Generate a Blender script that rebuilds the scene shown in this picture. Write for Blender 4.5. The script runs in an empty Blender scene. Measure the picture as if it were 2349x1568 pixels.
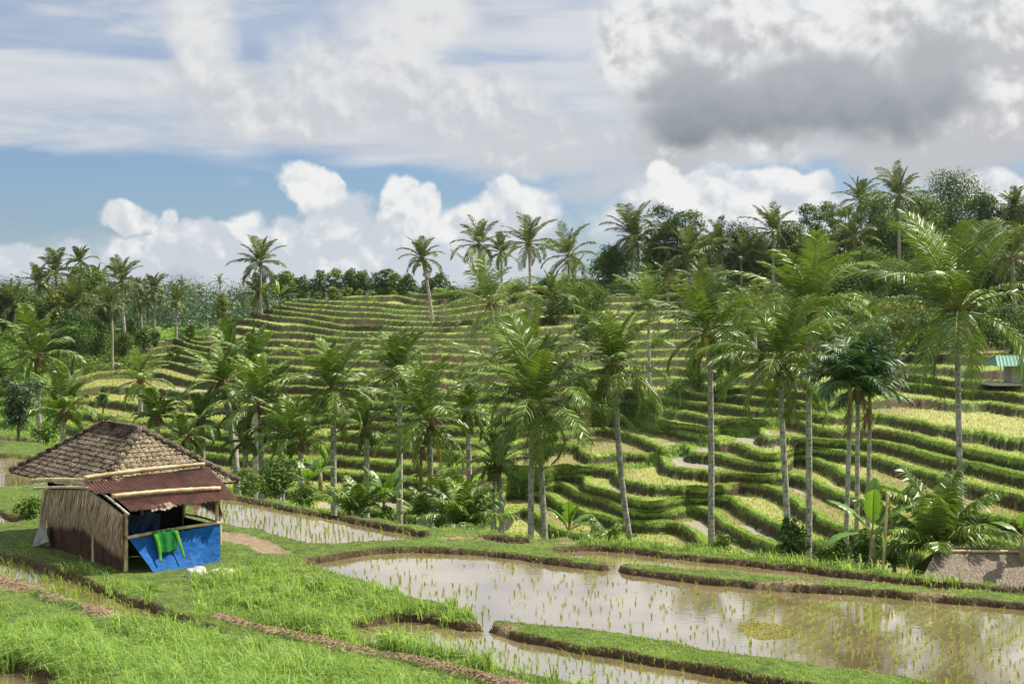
import bpy, math, random
import numpy as np
from mathutils import Vector
D = bpy.data; SC = bpy.context.scene; COL = SC.collection
F = 3262.5; CX = 1174.5; YH = 700.0        # focal length, centre column and eye level in units of 1/2349 of the picture width
ZG = -7.6; ZW = -7.78                      # foreground soil and water level below the eye (metres)
R = math.radians
# ---------------------------------------------------------------- camera
cam = D.objects.new('camera', D.cameras.new('camera')); COL.objects.link(cam)
cam.data.lens = 50; cam.data.sensor_width = 36; cam.data.shift_y = -84/2349
cam.data.clip_start = .5; cam.data.clip_end = 20000
cam.location = (0, 0, 0); cam.rotation_euler = (R(90), 0, 0); SC.camera = cam
# ---------------------------------------------------------------- view
SC.view_settings.view_transform = 'Standard'; SC.view_settings.look = 'None'
SC.view_settings.exposure = 0.72; SC.view_settings.gamma = 1.0
SC.cycles.max_bounces = 6; SC.cycles.transparent_max_bounces = 4
SC.cycles.transmission_bounces = 3; SC.cycles.caustics_reflective = False; SC.cycles.caustics_refractive = False
SC.render.film_transparent = False
# ---------------------------------------------------------------- sun
SUN_EL, SUN_AZ = 54.0, 68.0                # azimuth clockwise from +Y (into the picture)
sd = Vector((math.cos(R(SUN_EL))*math.sin(R(SUN_AZ)), math.cos(R(SUN_EL))*math.cos(R(SUN_AZ)), math.sin(R(SUN_EL))))
sl = D.lights.new('sun', 'SUN'); sl.energy = 5.0; sl.angle = R(.5); sl.color = (1, .94, .82)
so = D.objects.new('sun', sl); COL.objects.link(so); so.location = (60, 40, 80)
so.rotation_euler = (-sd).to_track_quat('-Z', 'Y').to_euler()
# ---------------------------------------------------------------- node helpers
class NT:
    def __init__(s, nt): s.nt = nt; s.n = nt.nodes; s.l = nt.links
    def new(s, t, **k):
        n = s.n.new(t)
        for a, b in k.items(): setattr(n, a, b)
        return n
    def inp(s, sock, v):
        if isinstance(v, bpy.types.NodeSocket): s.l.new(v, sock)
        elif v is not None: sock.default_value = v
    def m(s, op, a, b=None, c=None, clamp=False):
        n = s.new('ShaderNodeMath', operation=op, use_clamp=clamp)
        for i, v in enumerate((a, b, c)):
            if v is not None: s.inp(n.inputs[i], v)
        return n.outputs[0]
    def vm(s, op, a, b=None):
        n = s.new('ShaderNodeVectorMath', operation=op); s.inp(n.inputs[0], a)
        if b is not None: s.inp(n.inputs[1], b)
        return n.outputs['Value'] if op in ('LENGTH', 'DOT_PRODUCT') else n.outputs[0]
    def noise(s, vec, scale, detail=4, rough=.5, dist=0):
        n = s.new('ShaderNodeTexNoise'); s.inp(n.inputs['Vector'], vec)
        n.inputs['Scale'].default_value = scale; n.inputs['Detail'].default_value = detail
        n.inputs['Roughness'].default_value = rough; n.inputs['Distortion'].default_value = dist
        return n.outputs[0]
    def ss(s, v, lo, hi, a=0., b=1.):
        n = s.new('ShaderNodeMapRange', interpolation_type='SMOOTHSTEP'); s.inp(n.inputs[0], v)
        for i, q in enumerate((lo, hi, a, b)): n.inputs[i+1].default_value = q
        return n.outputs[0]
    def mix(s, f, a, b):
        n = s.new('ShaderNodeMix', data_type='RGBA'); s.inp(n.inputs[0], f)
        s.inp(n.inputs[6], a if isinstance(a, bpy.types.NodeSocket) else (*a, 1)); s.inp(n.inputs[7], b if isinstance(b, bpy.types.NodeSocket) else (*b, 1))
        return n.outputs[2]
    def comb(s, x, y, z):
        n = s.new('ShaderNodeCombineXYZ')
        for i, v in enumerate((x, y, z)): s.inp(n.inputs[i], v)
        return n.outputs[0]
# ---------------------------------------------------------------- sky with clouds
W = D.worlds.new('World'); SC.world = W; W.use_nodes = True; W.node_tree.nodes.clear(); w = NT(W.node_tree)
geo = w.new('ShaderNodeTexCoord').outputs['Generated']
sep = w.new('ShaderNodeSeparateXYZ'); w.l.new(geo, sep.inputs[0]); X_, Y_, Z_ = sep.outputs
az = w.m('ARCTAN2', X_, Y_)
hl = w.m('SQRT', w.m('ADD', w.m('MULTIPLY', X_, X_), w.m('MULTIPLY', Y_, Y_)))
te = w.m('ARCTAN2', Z_, hl)                # elevation angle
P0 = w.comb(az, te, 0.0)                   # sky chart: azimuth, elevation (radians)
def sk(x, y): return math.atan((x-CX)/F), math.atan((YH-y)/F/math.sqrt(1+((x-CX)/F)**2))
def blobs(lst, P):
    out = None
    for (x, y, rx, ry) in lst:
        a, t = sk(x, y)
        d = w.vm('LENGTH', w.vm('MULTIPLY', w.vm('SUBTRACT', P, (a, t, 0)), (F/rx, F/ry, 0)))
        v = w.m('SUBTRACT', 1.0, d)
        out = v if out is None else w.m('MAXIMUM', out, v)
    return out
nt_ = w.new('ShaderNodeTexSky'); nt_.sky_type = 'NISHITA'; nt_.sun_disc = False
nt_.sun_elevation = R(SUN_EL); nt_.sun_rotation = R(SUN_AZ); nt_.air_density = 1.0; nt_.dust_density = .6; nt_.ozone_density = 2.0
skyc = w.vm('MULTIPLY', nt_.outputs[0], (.060, .076, .100))
# thin veils: long horizontal streaks
Pst = w.vm('MULTIPLY', P0, (1.0, 5.0, 1.0))
n1 = w.noise(w.vm('MULTIPLY', P0, (1.0, 4.2, 1)), 9, 7, .55, .5)
n2 = w.noise(Pst, 3.2, 3, .5, .4)
deg = lambda y: sk(CX, y)[1]
def band(y0, y1, y2, y3):                  # 0 -> 1 -> 0 over elevation (given as picture rows, top last)
    return w.m('MULTIPLY', w.ss(te, deg(y0), deg(y1)), w.ss(te, deg(y3), deg(y2)))
veilm = w.m('MAXIMUM', w.m('MULTIPLY', band(420, 320, 180, 120), .62), w.ss(te, deg(210), deg(10), 0, .42))
rightish = w.ss(az, -.12, .08)
veilm = w.m('ADD', veilm, w.m('MULTIPLY', rightish, w.ss(te, deg(470), deg(330), 0, .3)))
veil = w.m('MAXIMUM', w.ss(te, deg(340), deg(200), .08, .52), w.ss(w.m('ADD', w.m('MULTIPLY', w.m('ADD', n1, n2), .5), w.m('MULTIPLY', veilm, .42)), .50, .78, 0, .92))
n3 = w.noise(w.vm('MULTIPLY', P0, (1., 6, 1)), 7, 6, .6, .3)
c = w.mix(veil, skyc, w.mix(w.ss(n3, .3, .65), (.50, .555, .64), (.71, .725, .745)))
hzn = w.ss(te, deg(530), deg(705), 0, .62)                      # pale air low down
c = w.mix(hzn, c, (.47, .545, .63))
# warped chart for billows
nz = w.new('ShaderNodeTexNoise'); w.inp(nz.inputs['Vector'], P0); nz.inputs['Scale'].default_value = 16; nz.inputs['Detail'].default_value = 5
wv = w.vm('MULTIPLY', w.vm('SUBTRACT', nz.outputs[1], (.5, .5, .5)), (.055, .05, 0))
PW = w.vm('ADD', P0, wv)
nf = w.noise(P0, 34, 8, .62, .2); nb = w.noise(P0, 13, 6, .55, .2)
nfine = w.noise(w.vm('ADD', P0, (.3, -.011, 0)), 34, 8, .62, .2)   # the same billows sampled a little lower: relief
nm = w.m('ADD', w.m('MULTIPLY', nb, .62), w.m('MULTIPLY', nf, .38))
relief = w.m('SUBTRACT', w.noise(w.vm('ADD', P0, (-.004, -.008, 0)), 22, 5, .55, .2), w.noise(P0, 22, 5, .55, .2))
def layer(c, lst, soft, namp, P, dark, lite, lo, hi, opac=1.0, n=nf, rl=5.0):
    b = w.m('ADD', blobs(lst, P), w.m('MULTIPLY', w.m('SUBTRACT', n, .5), namp))
    al = w.ss(b, 0, soft, 0, opac)
    sh = w.m('ADD', w.m('ADD', w.m('MULTIPLY', w.m('SUBTRACT', n, .5), 1.1), w.m('MULTIPLY', relief, rl)), w.ss(te, lo, hi))
    return w.mix(al, c, w.mix(w.ss(sh, .10, 1.20), dark, lite))
# broad white masses, upper middle
c = layer(c, [(450, 90, 110, 190), (520, 200, 260, 70), (720, 130, 130, 140), (900, 170, 230, 260), (1080, 270, 290, 150), (700, 250, 380, 110), (1250, 330, 420, 110), (980, 20, 150, 150), (1460, 420, 260, 90)], .75, 1.1, PW,
          (.58, .60, .64), (.78, .78, .775), deg(420), deg(60), .92, nb)
# heavy cloud, upper right
c = layer(c, [(1480, 90, 170, 170), (1720, 60, 260, 190), (2000, 110, 420, 250), (2300, 170, 330, 330), (1750, 280, 480, 110), (2150, 340, 420, 120), (1560, 330, 260, 90)], .6, 1.0, PW,
          (.52, .53, .55), (.84, .84, .835), deg(430), deg(-60), .97, w.m('ADD', w.m('MULTIPLY', nb, .8), w.m('MULTIPLY', nf, .2)))
dk = w.m('ADD', blobs([(1600, 255, 190, 95), (1800, 262, 330, 85), (1960, 240, 250, 100), (2140, 165, 150, 120), (1880, 200, 260, 90), (1560, 190, 130, 70)], PW), w.m('MULTIPLY', w.m('SUBTRACT', nm, .5), .9))
c = w.mix(w.ss(dk, .0, .62, 0, .96), c, w.mix(w.ss(w.m('ADD', te, w.m('MULTIPLY', nf, .05)), deg(330), deg(60)), (.175, .21, .245), (.42, .45, .48)))
# cumulus towers near the horizon
cum = [(298, 500, 58, 34), (392, 512, 34, 42), (335, 585, 95, 52), (60, 600, 110, 40), (180, 600, 60, 44), (470, 545, 70, 52), (545, 540, 70, 50), (620, 560, 90, 50), (705, 455, 62, 62), (712, 420, 26, 34), (765, 445, 34, 36),
       (770, 520, 95, 82), (905, 468, 36, 44), (970, 478, 40, 42), (935, 530, 85, 70), (1165, 440, 42, 46), (1190, 490, 95, 66), (1130, 540, 130, 60), (700, 600, 300, 55), (1000, 590, 300, 60),
       (1530, 410, 55, 52), (1640, 445, 170, 52), (1775, 430, 70, 46), (1850, 455, 80, 46), (1700, 500, 300, 70), (2250, 450, 120, 50)]
cum = [(x, y, a*1.22, b*1.22) for x, y, a, b in cum]
c = layer(c, [(300, 610, 420, 70), (800, 590, 460, 90), (1150, 560, 300, 110), (1650, 520, 420, 110), (2200, 500, 300, 120)], .9, .7, PW, (.50, .56, .63), (.66, .70, .745), deg(660), deg(480), .9, nb)
c = layer(c, cum, .30, .66, PW, (.58, .63, .69), (.87, .87, .86), deg(640), deg(400), .96, nf, 6.)
ground = w.ss(te, -.06, 0)                 # below the horizon: dull land colour
c = w.mix(ground, c, (.12, .14, .08)) if False else c
up = w.ss(te, .215, .42)                     # unseen overhead cloud, brightness shaped for fill and water reflections
up = w.m('MULTIPLY', up, w.ss(te, .45, .8, 1, .45))
c = w.mix(w.m('MULTIPLY', up, w.ss(w.noise(geo, 3.2, 5), .30, .55)), c, (1.10, 1.11, 1.14))
bg = w.new('ShaderNodeBackground'); w.l.new(c, bg.inputs[0]); bg.inputs[1].default_value = 1.0
wo = w.new('ShaderNodeOutputWorld'); w.l.new(bg.outputs[0], wo.inputs[0])
bg.inputs[1].default_value = .62
W.cycles.sampling_method = 'MANUAL'; W.cycles.sample_map_resolution = 512
# ---------------------------------------------------------------- mesh helpers
class G:
    def __init__(s): s.V = []; s.F = []; s.n = 0; s.A = []
    def add(s, V, *faces, mi=0, var=None):
        V = np.asarray(V, float).reshape(-1, 3)
        for f in faces:
            f = np.asarray(f, int)
            if len(f): s.F.append((f+s.n, mi))
        s.V.append(V); s.n += len(V)
        s.A.append(np.full(len(V), .5) if var is None else np.broadcast_to(np.asarray(var, float), (len(V),)))
    def build(s, name, mats, parent=None, smooth=False, attrs=None):
        me = D.meshes.new(name); V = np.concatenate(s.V)
        me.vertices.add(len(V)); me.vertices.foreach_set('co', V.ravel())
        lv = np.concatenate([f.ravel() for f, _ in s.F]); me.loops.add(len(lv)); me.loops.foreach_set('vertex_index', lv)
        tot = np.concatenate([np.full(len(f), f.shape[1]) for f, _ in s.F]); st = np.concatenate([[0], np.cumsum(tot)[:-1]])
        me.polygons.add(len(tot)); me.polygons.foreach_set('loop_start', st); me.polygons.foreach_set('loop_total', tot)
        me.polygons.foreach_set('material_index', np.concatenate([np.full(len(f), m) for f, m in s.F]))
        me.polygons.foreach_set('use_smooth', np.full(len(tot), smooth))
        a = me.attributes.new('var', 'FLOAT', 'POINT'); a.data.foreach_set('value', np.concatenate(s.A))
        for k, v in (attrs or {}).items():
            a = me.attributes.new(k, 'FLOAT', 'POINT'); a.data.foreach_set('value', np.asarray(v, float).ravel())
        me.update(calc_edges=True)
        for m in (mats if isinstance(mats, (list, tuple)) else [mats]): me.materials.append(m)
        o = D.objects.new(name, me); COL.objects.link(o)
        if parent: o.parent = parent
        return o
def tag(o, label=None, cat=None, group=None, kind=None):
    for k, v in (('label', label), ('category', cat), ('group', group), ('kind', kind)):
        if v: o[k] = v
    return o
def empty(name, loc, rz=0):
    o = D.objects.new(name, None); COL.objects.link(o); o.location = loc; o.rotation_euler = (0, 0, rz); return o
def nrm(v): return v/np.maximum(np.linalg.norm(v, axis=-1, keepdims=True), 1e-9)
def tube(pts, rad, n=8, cap=True):
    pts = np.asarray(pts, float); rad = np.broadcast_to(np.asarray(rad, float), (len(pts),))
    t = nrm(np.gradient(pts, axis=0)); ref = np.array([0, 0, 1.]) if abs(t[0][2]) < .9 else np.array([1., 0, 0])
    a = nrm(np.cross(t, ref)); b = np.cross(t, a)
    th = np.arange(n)*2*np.pi/n
    V = pts[:, None]+rad[:, None, None]*(np.cos(th)[None, :, None]*a[:, None]+np.sin(th)[None, :, None]*b[:, None])
    i = np.arange(len(pts)-1)[:, None]*n; j = np.arange(n)[None]; j2 = (j+1) % n
    Q = np.stack([i+j, i+j2, i+n+j2, i+n+j], -1).reshape(-1, 4)
    V = V.reshape(-1, 3)
    if cap:
        V = np.vstack([V, pts[:1], pts[-1:]]); k = len(pts)*n; e = (len(pts)-1)*n; jj = np.arange(n); jn = (jj+1) % n
        T = np.vstack([np.stack([jn, jj, np.full(n, k)], -1), np.stack([e+jj, e+jn, np.full(n, k+1)], -1)])
        return V, Q, T
    return V, Q
def box(c, s, rz=0, ax=None):
    c = np.array(c, float); s = np.array(s, float)/2
    V = np.array([[x, y, z] for z in (-1, 1) for y in (-1, 1) for x in (-1, 1)])*s
    if ax is not None: V = V@np.array(ax)
    ca, sa = math.cos(rz), math.sin(rz); V = np.stack([V[:, 0]*ca-V[:, 1]*sa, V[:, 0]*sa+V[:, 1]*ca, V[:, 2]], -1)+c
    return V, np.array([[0, 2, 3, 1], [4, 5, 7, 6], [0, 1, 5, 4], [2, 6, 7, 3], [0, 4, 6, 2], [1, 3, 7, 5]])
def sphere(c, r, n=8, m=6):
    th = np.linspace(0, np.pi, m+1); ph = np.arange(n)*2*np.pi/n
    V = np.stack([np.sin(th)[:, None]*np.cos(ph), np.sin(th)[:, None]*np.sin(ph), np.cos(th)[:, None]*np.ones(n)], -1).reshape(-1, 3)*np.array(r)+np.array(c)
    i = np.arange(m)[:, None]*n; j = np.arange(n)[None]; j2 = (j+1) % n
    return V, np.stack([i+j, i+n+j, i+n+j2, i+j2], -1).reshape(-1, 4)
def gridq(nr, nc):
    i = np.arange(nr-1)[:, None]*nc; j = np.arange(nc-1)[None]
    return np.stack([i+j, i+j+1, i+nc+j+1, i+nc+j], -1).reshape(-1, 4)
def sstep(x, a, b): t = np.clip((x-a)/(b-a), 0, 1); return t*t*(3-2*t)
def vnoise(x, y, seed=0):                   # smooth value noise, numpy
    rs = np.random.RandomState(seed); T = rs.rand(256, 256); xi = np.floor(x).astype(int); yi = np.floor(y).astype(int)
    fx = x-xi; fy = y-yi; fx = fx*fx*(3-2*fx); fy = fy*fy*(3-2*fy); g = lambda a, b: T[a & 255, b & 255]
    return (g(xi, yi)*(1-fx)+g(xi+1, yi)*fx)*(1-fy)+(g(xi, yi+1)*(1-fx)+g(xi+1, yi+1)*fx)*fy
def fbm(x, y, seed=0, o=4): return sum(vnoise(x*2**k, y*2**k, seed+k)*.5**k for k in range(o))/sum(.5**k for k in range(o))
def PT(x, y, Y): return np.array([(x-CX)/F*Y, Y, (YH-y)/F*Y])
def PG(x, y, z=ZG): Y = -z*F/(np.asarray(y, float)-YH); return np.stack([(np.asarray(x, float)-CX)/F*Y, Y, np.broadcast_to(z, Y.shape)], -1)
# ---------------------------------------------------------------- materials
def mat(name, fn, rough=.8, spec=.3, trans=0., metal=0.):
    m = D.materials.new(name); m.use_nodes = True; n = NT(m.node_tree); b = n.n['Principled BSDF']
    b.inputs['Roughness'].default_value = rough; b.inputs['Specular IOR Level'].default_value = spec; b.inputs['Metallic'].default_value = metal
    tc = n.new('ShaderNodeTexCoord').outputs['Object']; r = fn(n, tc)
    col, h = (r if isinstance(r, tuple) and len(r) == 2 else (r, None))
    if isinstance(col, tuple): b.inputs['Base Color'].default_value = (*col, 1)
    else: n.l.new(col, b.inputs['Base Color'])
    if h is not None:
        bp = n.new('ShaderNodeBump'); bp.inputs['Strength'].default_value = h[1]; bp.inputs['Distance'].default_value = h[2]; n.l.new(h[0], bp.inputs['Height']); n.l.new(bp.outputs[0], b.inputs['Normal'])
    if trans:
        t = n.new('ShaderNodeBsdfTranslucent')
        if isinstance(col, tuple): t.inputs[0].default_value = (*col, 1)
        else: n.l.new(n.vm('MULTIPLY', col, (1.5, 1.35, .7)), t.inputs[0])
        mx = n.new('ShaderNodeMixShader'); mx.inputs[0].default_value = trans; n.l.new(b.outputs[0], mx.inputs[1]); n.l.new(t.outputs[0], mx.inputs[2])
        n.l.new(mx.outputs[0], n.n['Material Output'].inputs[0])
    return m
def at(n, name): a = n.new('ShaderNodeAttribute'); a.attribute_name = name; return a.outputs['Fac']
def leafmat(name, c1, c2, rough=.45, spec=.5, trans=.25, sc=3.):
    def f(n, tc): return n.mix(n.m('ADD', n.m('MULTIPLY', at(n, 'var'), .7), n.m('MULTIPLY', n.noise(tc, sc, 2), .3)), c1, c2)
    return mat(name, f, rough, spec, trans)
def plain(name, c1, c2, sc=6, rough=.85, spec=.2, bump=.0, stretch=(1, 1, 1), detail=5):
    def f(n, tc):
        v = n.noise(n.vm('MULTIPLY', tc, stretch), sc, detail, .6)
        return n.mix(n.ss(v, .32, .68), c1, c2), ((v, bump, .05) if bump else None)
    return mat(name, f, rough, spec)
# ---------------------------------------------------------------- terraced hillside
# terrace edges: (terrace number, [points along the edge])
LIPS = [(22, [(1005, 662), (1078, 664)]), (21, [(944, 672), (1049, 674)]), (20, [(793, 681), (856, 680), (914, 678), (1049, 682)]),
 (19, [(695, 686), (797, 692), (985, 704)]), (18, [(666, 695), (753, 701), (985, 713)]), (17, [(645, 701), (739, 711), (952, 724)]),
 (16, [(609, 710), (710, 721), (871, 733), (1002, 739)]), (15, [(585, 718), (692, 730), (797, 748), (1030, 752)]), (14, [(527, 733), (651, 748), (827, 762), (1024, 765)]),
 (13, [(505, 753), (669, 763), (824, 777), (1038, 779)]), (12, [(416, 765), (535, 778), (651, 782), (841, 794), (1002, 795)]), (11, [(410, 778), (527, 797), (724, 805), (850, 813), (1031, 815)]),
 (10, [(380, 794), (497, 812), (724, 826), (1031, 833)]), (9, [(369, 815), (468, 830), (663, 843), (800, 850), (1028, 853)]), (8, [(380, 830), (454, 850), (703, 868), (860, 876), (1022, 878)]),
 (7, [(217, 859), (263, 853), (430, 872), (636, 886), (739, 892), (914, 903), (1031, 905)]), (6, [(270, 890), (413, 900), (692, 910), (768, 916), (914, 930), (1031, 930)]), (5, [(250, 920), (420, 930), (692, 935), (768, 941), (914, 953), (1031, 955)]),
 (4, [(242, 956), (284, 965), (500, 965), (727, 960), (832, 970), (929, 977), (1060, 985)]), (3, [(126, 971), (195, 988), (390, 992), (520, 995), (797, 995), (862, 1001), (950, 1005), (1090, 1012)]), (2, [(427, 1012), (560, 1022), (768, 1022), (850, 1028), (980, 1035), (1100, 1038)]),
 (1, [(400, 1040), (560, 1052), (706, 1054), (835, 1057), (961, 1072), (1060, 1070)]), (0, [(560, 1085), (706, 1080), (911, 1097), (1060, 1105)]), (-1, [(600, 1125), (800, 1125), (950, 1135), (1080, 1150)]), (-2, [(700, 1170), (900, 1175), (1060, 1190)]),
 # slope right of the lone palm
 (20, [(1390, 643), (1600, 640)]), (19, [(1200, 655), (1390, 654)]), (18, [(1200, 676), (1390, 667), (1600, 662)]), (17, [(1390, 681), (1600, 678)]), (16, [(1200, 715), (1390, 697), (1600, 695)]), (15, [(1360, 722), (1600, 715)]), (14, [(1200, 758), (1360, 748), (1600, 738)]),
 (13, [(1200, 778), (1360, 768), (1600, 760)]), (12, [(1150, 797), (1360, 788), (1600, 782)]), (11, [(1150, 818), (1390, 807), (1600, 803)]), (10, [(1150, 838), (1316, 827), (1450, 826), (1600, 826)]), (9, [(1150, 858), (1390, 848), (1500, 848)]),
 (8, [(1150, 882), (1448, 870), (1560, 868)]), (7, [(1150, 908), (1390, 896), (1489, 896)]), (6, [(1150, 934), (1390, 925), (1460, 921)]), (5, [(1150, 960), (1262, 948), (1330, 946)]),
 # right-hand bowl
 (14, [(1800, 745), (2100, 740), (2349, 735)]), (12, [(1800, 790), (2100, 790), (2349, 785)]),
 (10, [(1760, 835), (2045, 836), (2310, 853), (2500, 860)]), (9, [(1698, 866), (1798, 873), (1868, 877), (2056, 860), (2174, 873), (2400, 880)]), (8, [(1640, 890), (1718, 892), (1802, 897), (1912, 903), (2059, 880), (2157, 890), (2337, 907), (2500, 915)]),
 (7, [(1600, 905), (1665, 908), (1768, 917), (1912, 927), (2025, 915), (2266, 924), (2349, 936), (2500, 950)]), (6, [(1611, 927), (1701, 937), (1835, 947), (1960, 950), (2066, 960), (2140, 974), (2349, 1013), (2500, 1035)]),
 (5, [(1568, 945), (1655, 960), (1735, 967), (1808, 962), (1895, 986), (1970, 985), (2045, 991), (2174, 1023), (2349, 1058), (2500, 1085)]), (4, [(1540, 975), (1640, 985), (1735, 982), (1745, 997), (1801, 1003), (1891, 1011), (2005, 1015), (2100, 1035), (2242, 1067), (2349, 1092), (2500, 1120)]),
 (3, [(1448, 962), (1540, 985)]), (2, [(1360, 983), (1420, 990), (1515, 1028)]), (3, [(1655, 1000), (1648, 1013), (1701, 1023), (1798, 1043), (1855, 1030), (1998, 1048), (2100, 1078), (2259, 1120), (2349, 1142), (2500, 1175)]), (1, [(1255, 1022), (1315, 1025), (1350, 1044)]), (2, [(1578, 1027), (1585, 1037), (1635, 1043), (1735, 1063), (1785, 1068), (1821, 1049), (1868, 1057), (1935, 1087), (2015, 1114), (2150, 1165), (2349, 1200), (2500, 1230)]),
 (.5, [(1174, 1057), (1300, 1058), (1410, 1060)]), (1, [(1511, 1047), (1518, 1063), (1601, 1080), (1735, 1093), (1800, 1090), (1935, 1137), (2100, 1200), (2349, 1260)]), (0, [(1171, 1092), (1230, 1085), (1330, 1075), (1410, 1078), (1420, 1090), (1551, 1117), (1628, 1123), (1715, 1110), (1768, 1122), (1835, 1163), (1918, 1207), (2100, 1275), (2349, 1330)]),
 (-1, [(1200, 1105), (1276, 1089), (1332, 1089), (1343, 1113), (1420, 1134), (1501, 1155), (1645, 1139), (1701, 1159), (1778, 1203), (1900, 1265), (2100, 1350)]), (-2, [(1171, 1118), (1280, 1108), (1315, 1124), (1385, 1147), (1445, 1173), (1578, 1163), (1655, 1195), (1768, 1250), (1850, 1310)]),
 (-3, [(1167, 1128), (1280, 1154), (1400, 1190), (1485, 1200), (1528, 1200), (1608, 1243), (1700, 1310)]), (-4, [(1174, 1176), (1266, 1212), (1400, 1240), (1500, 1250)]), (-5, [(1174, 1230), (1300, 1270)]),
 (9, [(0, 840), (120, 845)]), (6, [(0, 900), (120, 900)]), (3, [(0, 970), (60, 975)]), (2, [(0, 1020), (200, 1030)]), (14, [(0, 760), (250, 752)]), (13.4, [(350, 765), (440, 768)])]
lp = []; lt = []
for t, pts in LIPS:
    for a, b in zip(pts[:-1], pts[1:]):
        n = max(1, int(math.hypot(b[0]-a[0], 2*(b[1]-a[1]))/90))
        for k in range(n): lp.append((a[0]+(b[0]-a[0])*k/n, a[1]+(b[1]-a[1])*k/n)); lt.append(t)
    lp.append(pts[-1]); lt.append(t)
lp = np.array(lp)*[1/100, 1/45]; lt = np.array(lt, float)
def tps(r2): return .5*r2*np.log(r2+1e-9)
K = tps(((lp[:, None]-lp[None])**2).sum(-1))+np.eye(len(lp))*.012
PP = np.hstack([np.ones((len(lp), 1)), lp]); A_ = np.block([[K, PP], [PP.T, np.zeros((3, 3))]])
sol = np.linalg.solve(A_, np.concatenate([lt, np.zeros(3)]))
def Tval(x, y):
    x = np.clip(np.asarray(x, float), -250, 2560); q = np.stack([x/100, np.asarray(y, float)/45], -1).reshape(-1, 2); out = np.empty(len(q))
    for i in range(0, len(q), 20000):
        s_ = q[i:i+20000]; out[i:i+20000] = tps(((s_[:, None]-lp[None])**2).sum(-1))@sol[:len(lp)]+sol[-3]+s_@sol[-2:]
    return out.reshape(np.shape(x))
SH = .85
def zT(T): return -SH*(18.3-np.minimum(T, 17.5))
_xs = np.linspace(-250, 2560, 200); _y8 = -zT(Tval(_xs, np.full(200, 860.)))*F/160.; _y8 = np.convolve(np.pad(_y8, 12, 'edge'), np.ones(25)/25, 'valid')
def depth(x, y, T=None):
    x = np.asarray(x, float); y = np.asarray(y, float)
    if T is None: T = Tval(x, y)
    up = np.interp(x, _xs, _y8)*(1+.0026*(860-y)); lo = -zT(T)*F/np.maximum(y-YH, 30); wgt = sstep(y, 815, 900)
    return wgt*lo+(1-wgt)*up
CR = np.array([(-1500, 770), (-250, 760), (0, 755), (250, 748), (440, 750), (505, 738), (535, 730), (580, 716), (612, 705), (650, 693), (700, 683), (790, 680), (900, 675), (940, 670), (1000, 661), (1100, 655), (1250, 642), (1390, 636), (1700, 630), (1850, 610), (2000, 580), (2150, 560), (2349, 545), (2600, 540), (3900, 540)], float)
ED = np.array([(-1500, 960), (-200, 982), (0, 988), (60, 998), (130, 1025), (250, 1045), (480, 1118), (560, 1134), (700, 1160), (760, 1174), (900, 1196), (1000, 1206), (1100, 1216), (1250, 1232), (1400, 1241), (1600, 1256), (1800, 1280), (2000, 1304), (2200, 1332), (2349, 1350), (2600, 1382), (3900, 1500)], float)
crest = lambda x: np.interp(x, CR[:, 0], CR[:, 1]); edge = lambda x: np.interp(x, ED[:, 0], ED[:, 1])+3*np.sin(np.asarray(x)/37.)+2*np.sin(np.asarray(x)/13.)
ybot = lambda x: np.interp(x, ED[:, 0], ED[:, 1])+45
cols = np.concatenate([np.linspace(-1500, -260, 60, endpoint=False), np.arange(-260, 2610, 2.4), np.linspace(2612, 3900, 60)])
NR = 400; v = np.linspace(0, 1, NR)[:, None]
gx = np.broadcast_to(cols, (NR, len(cols))); gy = ybot(cols)[None]*(1-v)+crest(cols)[None]*v
T0 = Tval(gx, gy); T0 = np.maximum(T0, -5.5)
Yd = depth(gx, gy, T0); Yd = np.maximum.accumulate(Yd+np.arange(NR)[:, None]*.004, axis=0)
T0 = T0+(fbm(gx/55, gy/25, 3)-.5)*(.24-.06*sstep(gy, 850, 1000))+(fbm(gx/9, gy/6, 9)-.5)*.06
Xd = (gx-CX)/F*Yd; Zd = (YH-gy)/F*Yd
# world-space gradient of the terrace number -> metres to the edges
dTx = np.gradient(T0, axis=1); dTy = np.gradient(T0, axis=0)
exx = np.gradient(Xd, axis=1); exy = np.gradient(Yd, axis=1); eyx = np.gradient(Xd, axis=0); eyy = np.gradient(Yd, axis=0)
det = exx*eyy-exy*eyx; det = np.where(np.abs(det) < 1e-6, 1e-6, det)
gX = (dTx*eyy-dTy*exy)/det; gY = (-dTx*eyx+dTy*exx)/det; gm = np.clip(np.hypot(gX, gY), .04, 1.2)
fr = T0-np.floor(T0); dl = fr/gm; du = (1-fr)/gm
rwf = np.clip(np.maximum(.5*gm, 3.0*np.abs(dTy)), 0, .5)
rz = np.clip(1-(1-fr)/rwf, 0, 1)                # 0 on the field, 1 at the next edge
wsc = sstep(gy, 815, 900); s_ = SH*wsc+1.0*(1-wsc)
Zt = Zd-s_*fr*(1-sstep(rz, 0, 1))+np.where(rz > 0, -s_*0*rz, 0)
lw_ = .0+.15*sstep(gy, 860, 960); lip = 1-sstep(dl, .25+lw_, .55+lw_); Zt = Zt+.16*lip*(rz <= 0)+.16*sstep(rz, .6, 1)
Zt += (fbm(Xd*.9, Yd*.9, 21)-.5)*.16*np.clip(lip+rz, 0, 1)
field = ((rz <= 0) & (lip < .4)).astype(float)
wild = np.clip(sstep(gx, 210, 60)*1+sstep(gy, 790, 720)*sstep(gx, 1650, 1850)+sstep(gy, 745, 700)*0, 0, 1)     # scrub rather than paddies
ravine = np.exp(-((gx-(1530-.9*(gy-905)))/60)**2)*sstep(gy, 890, 915)*sstep(gy, 1010, 960)
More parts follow.
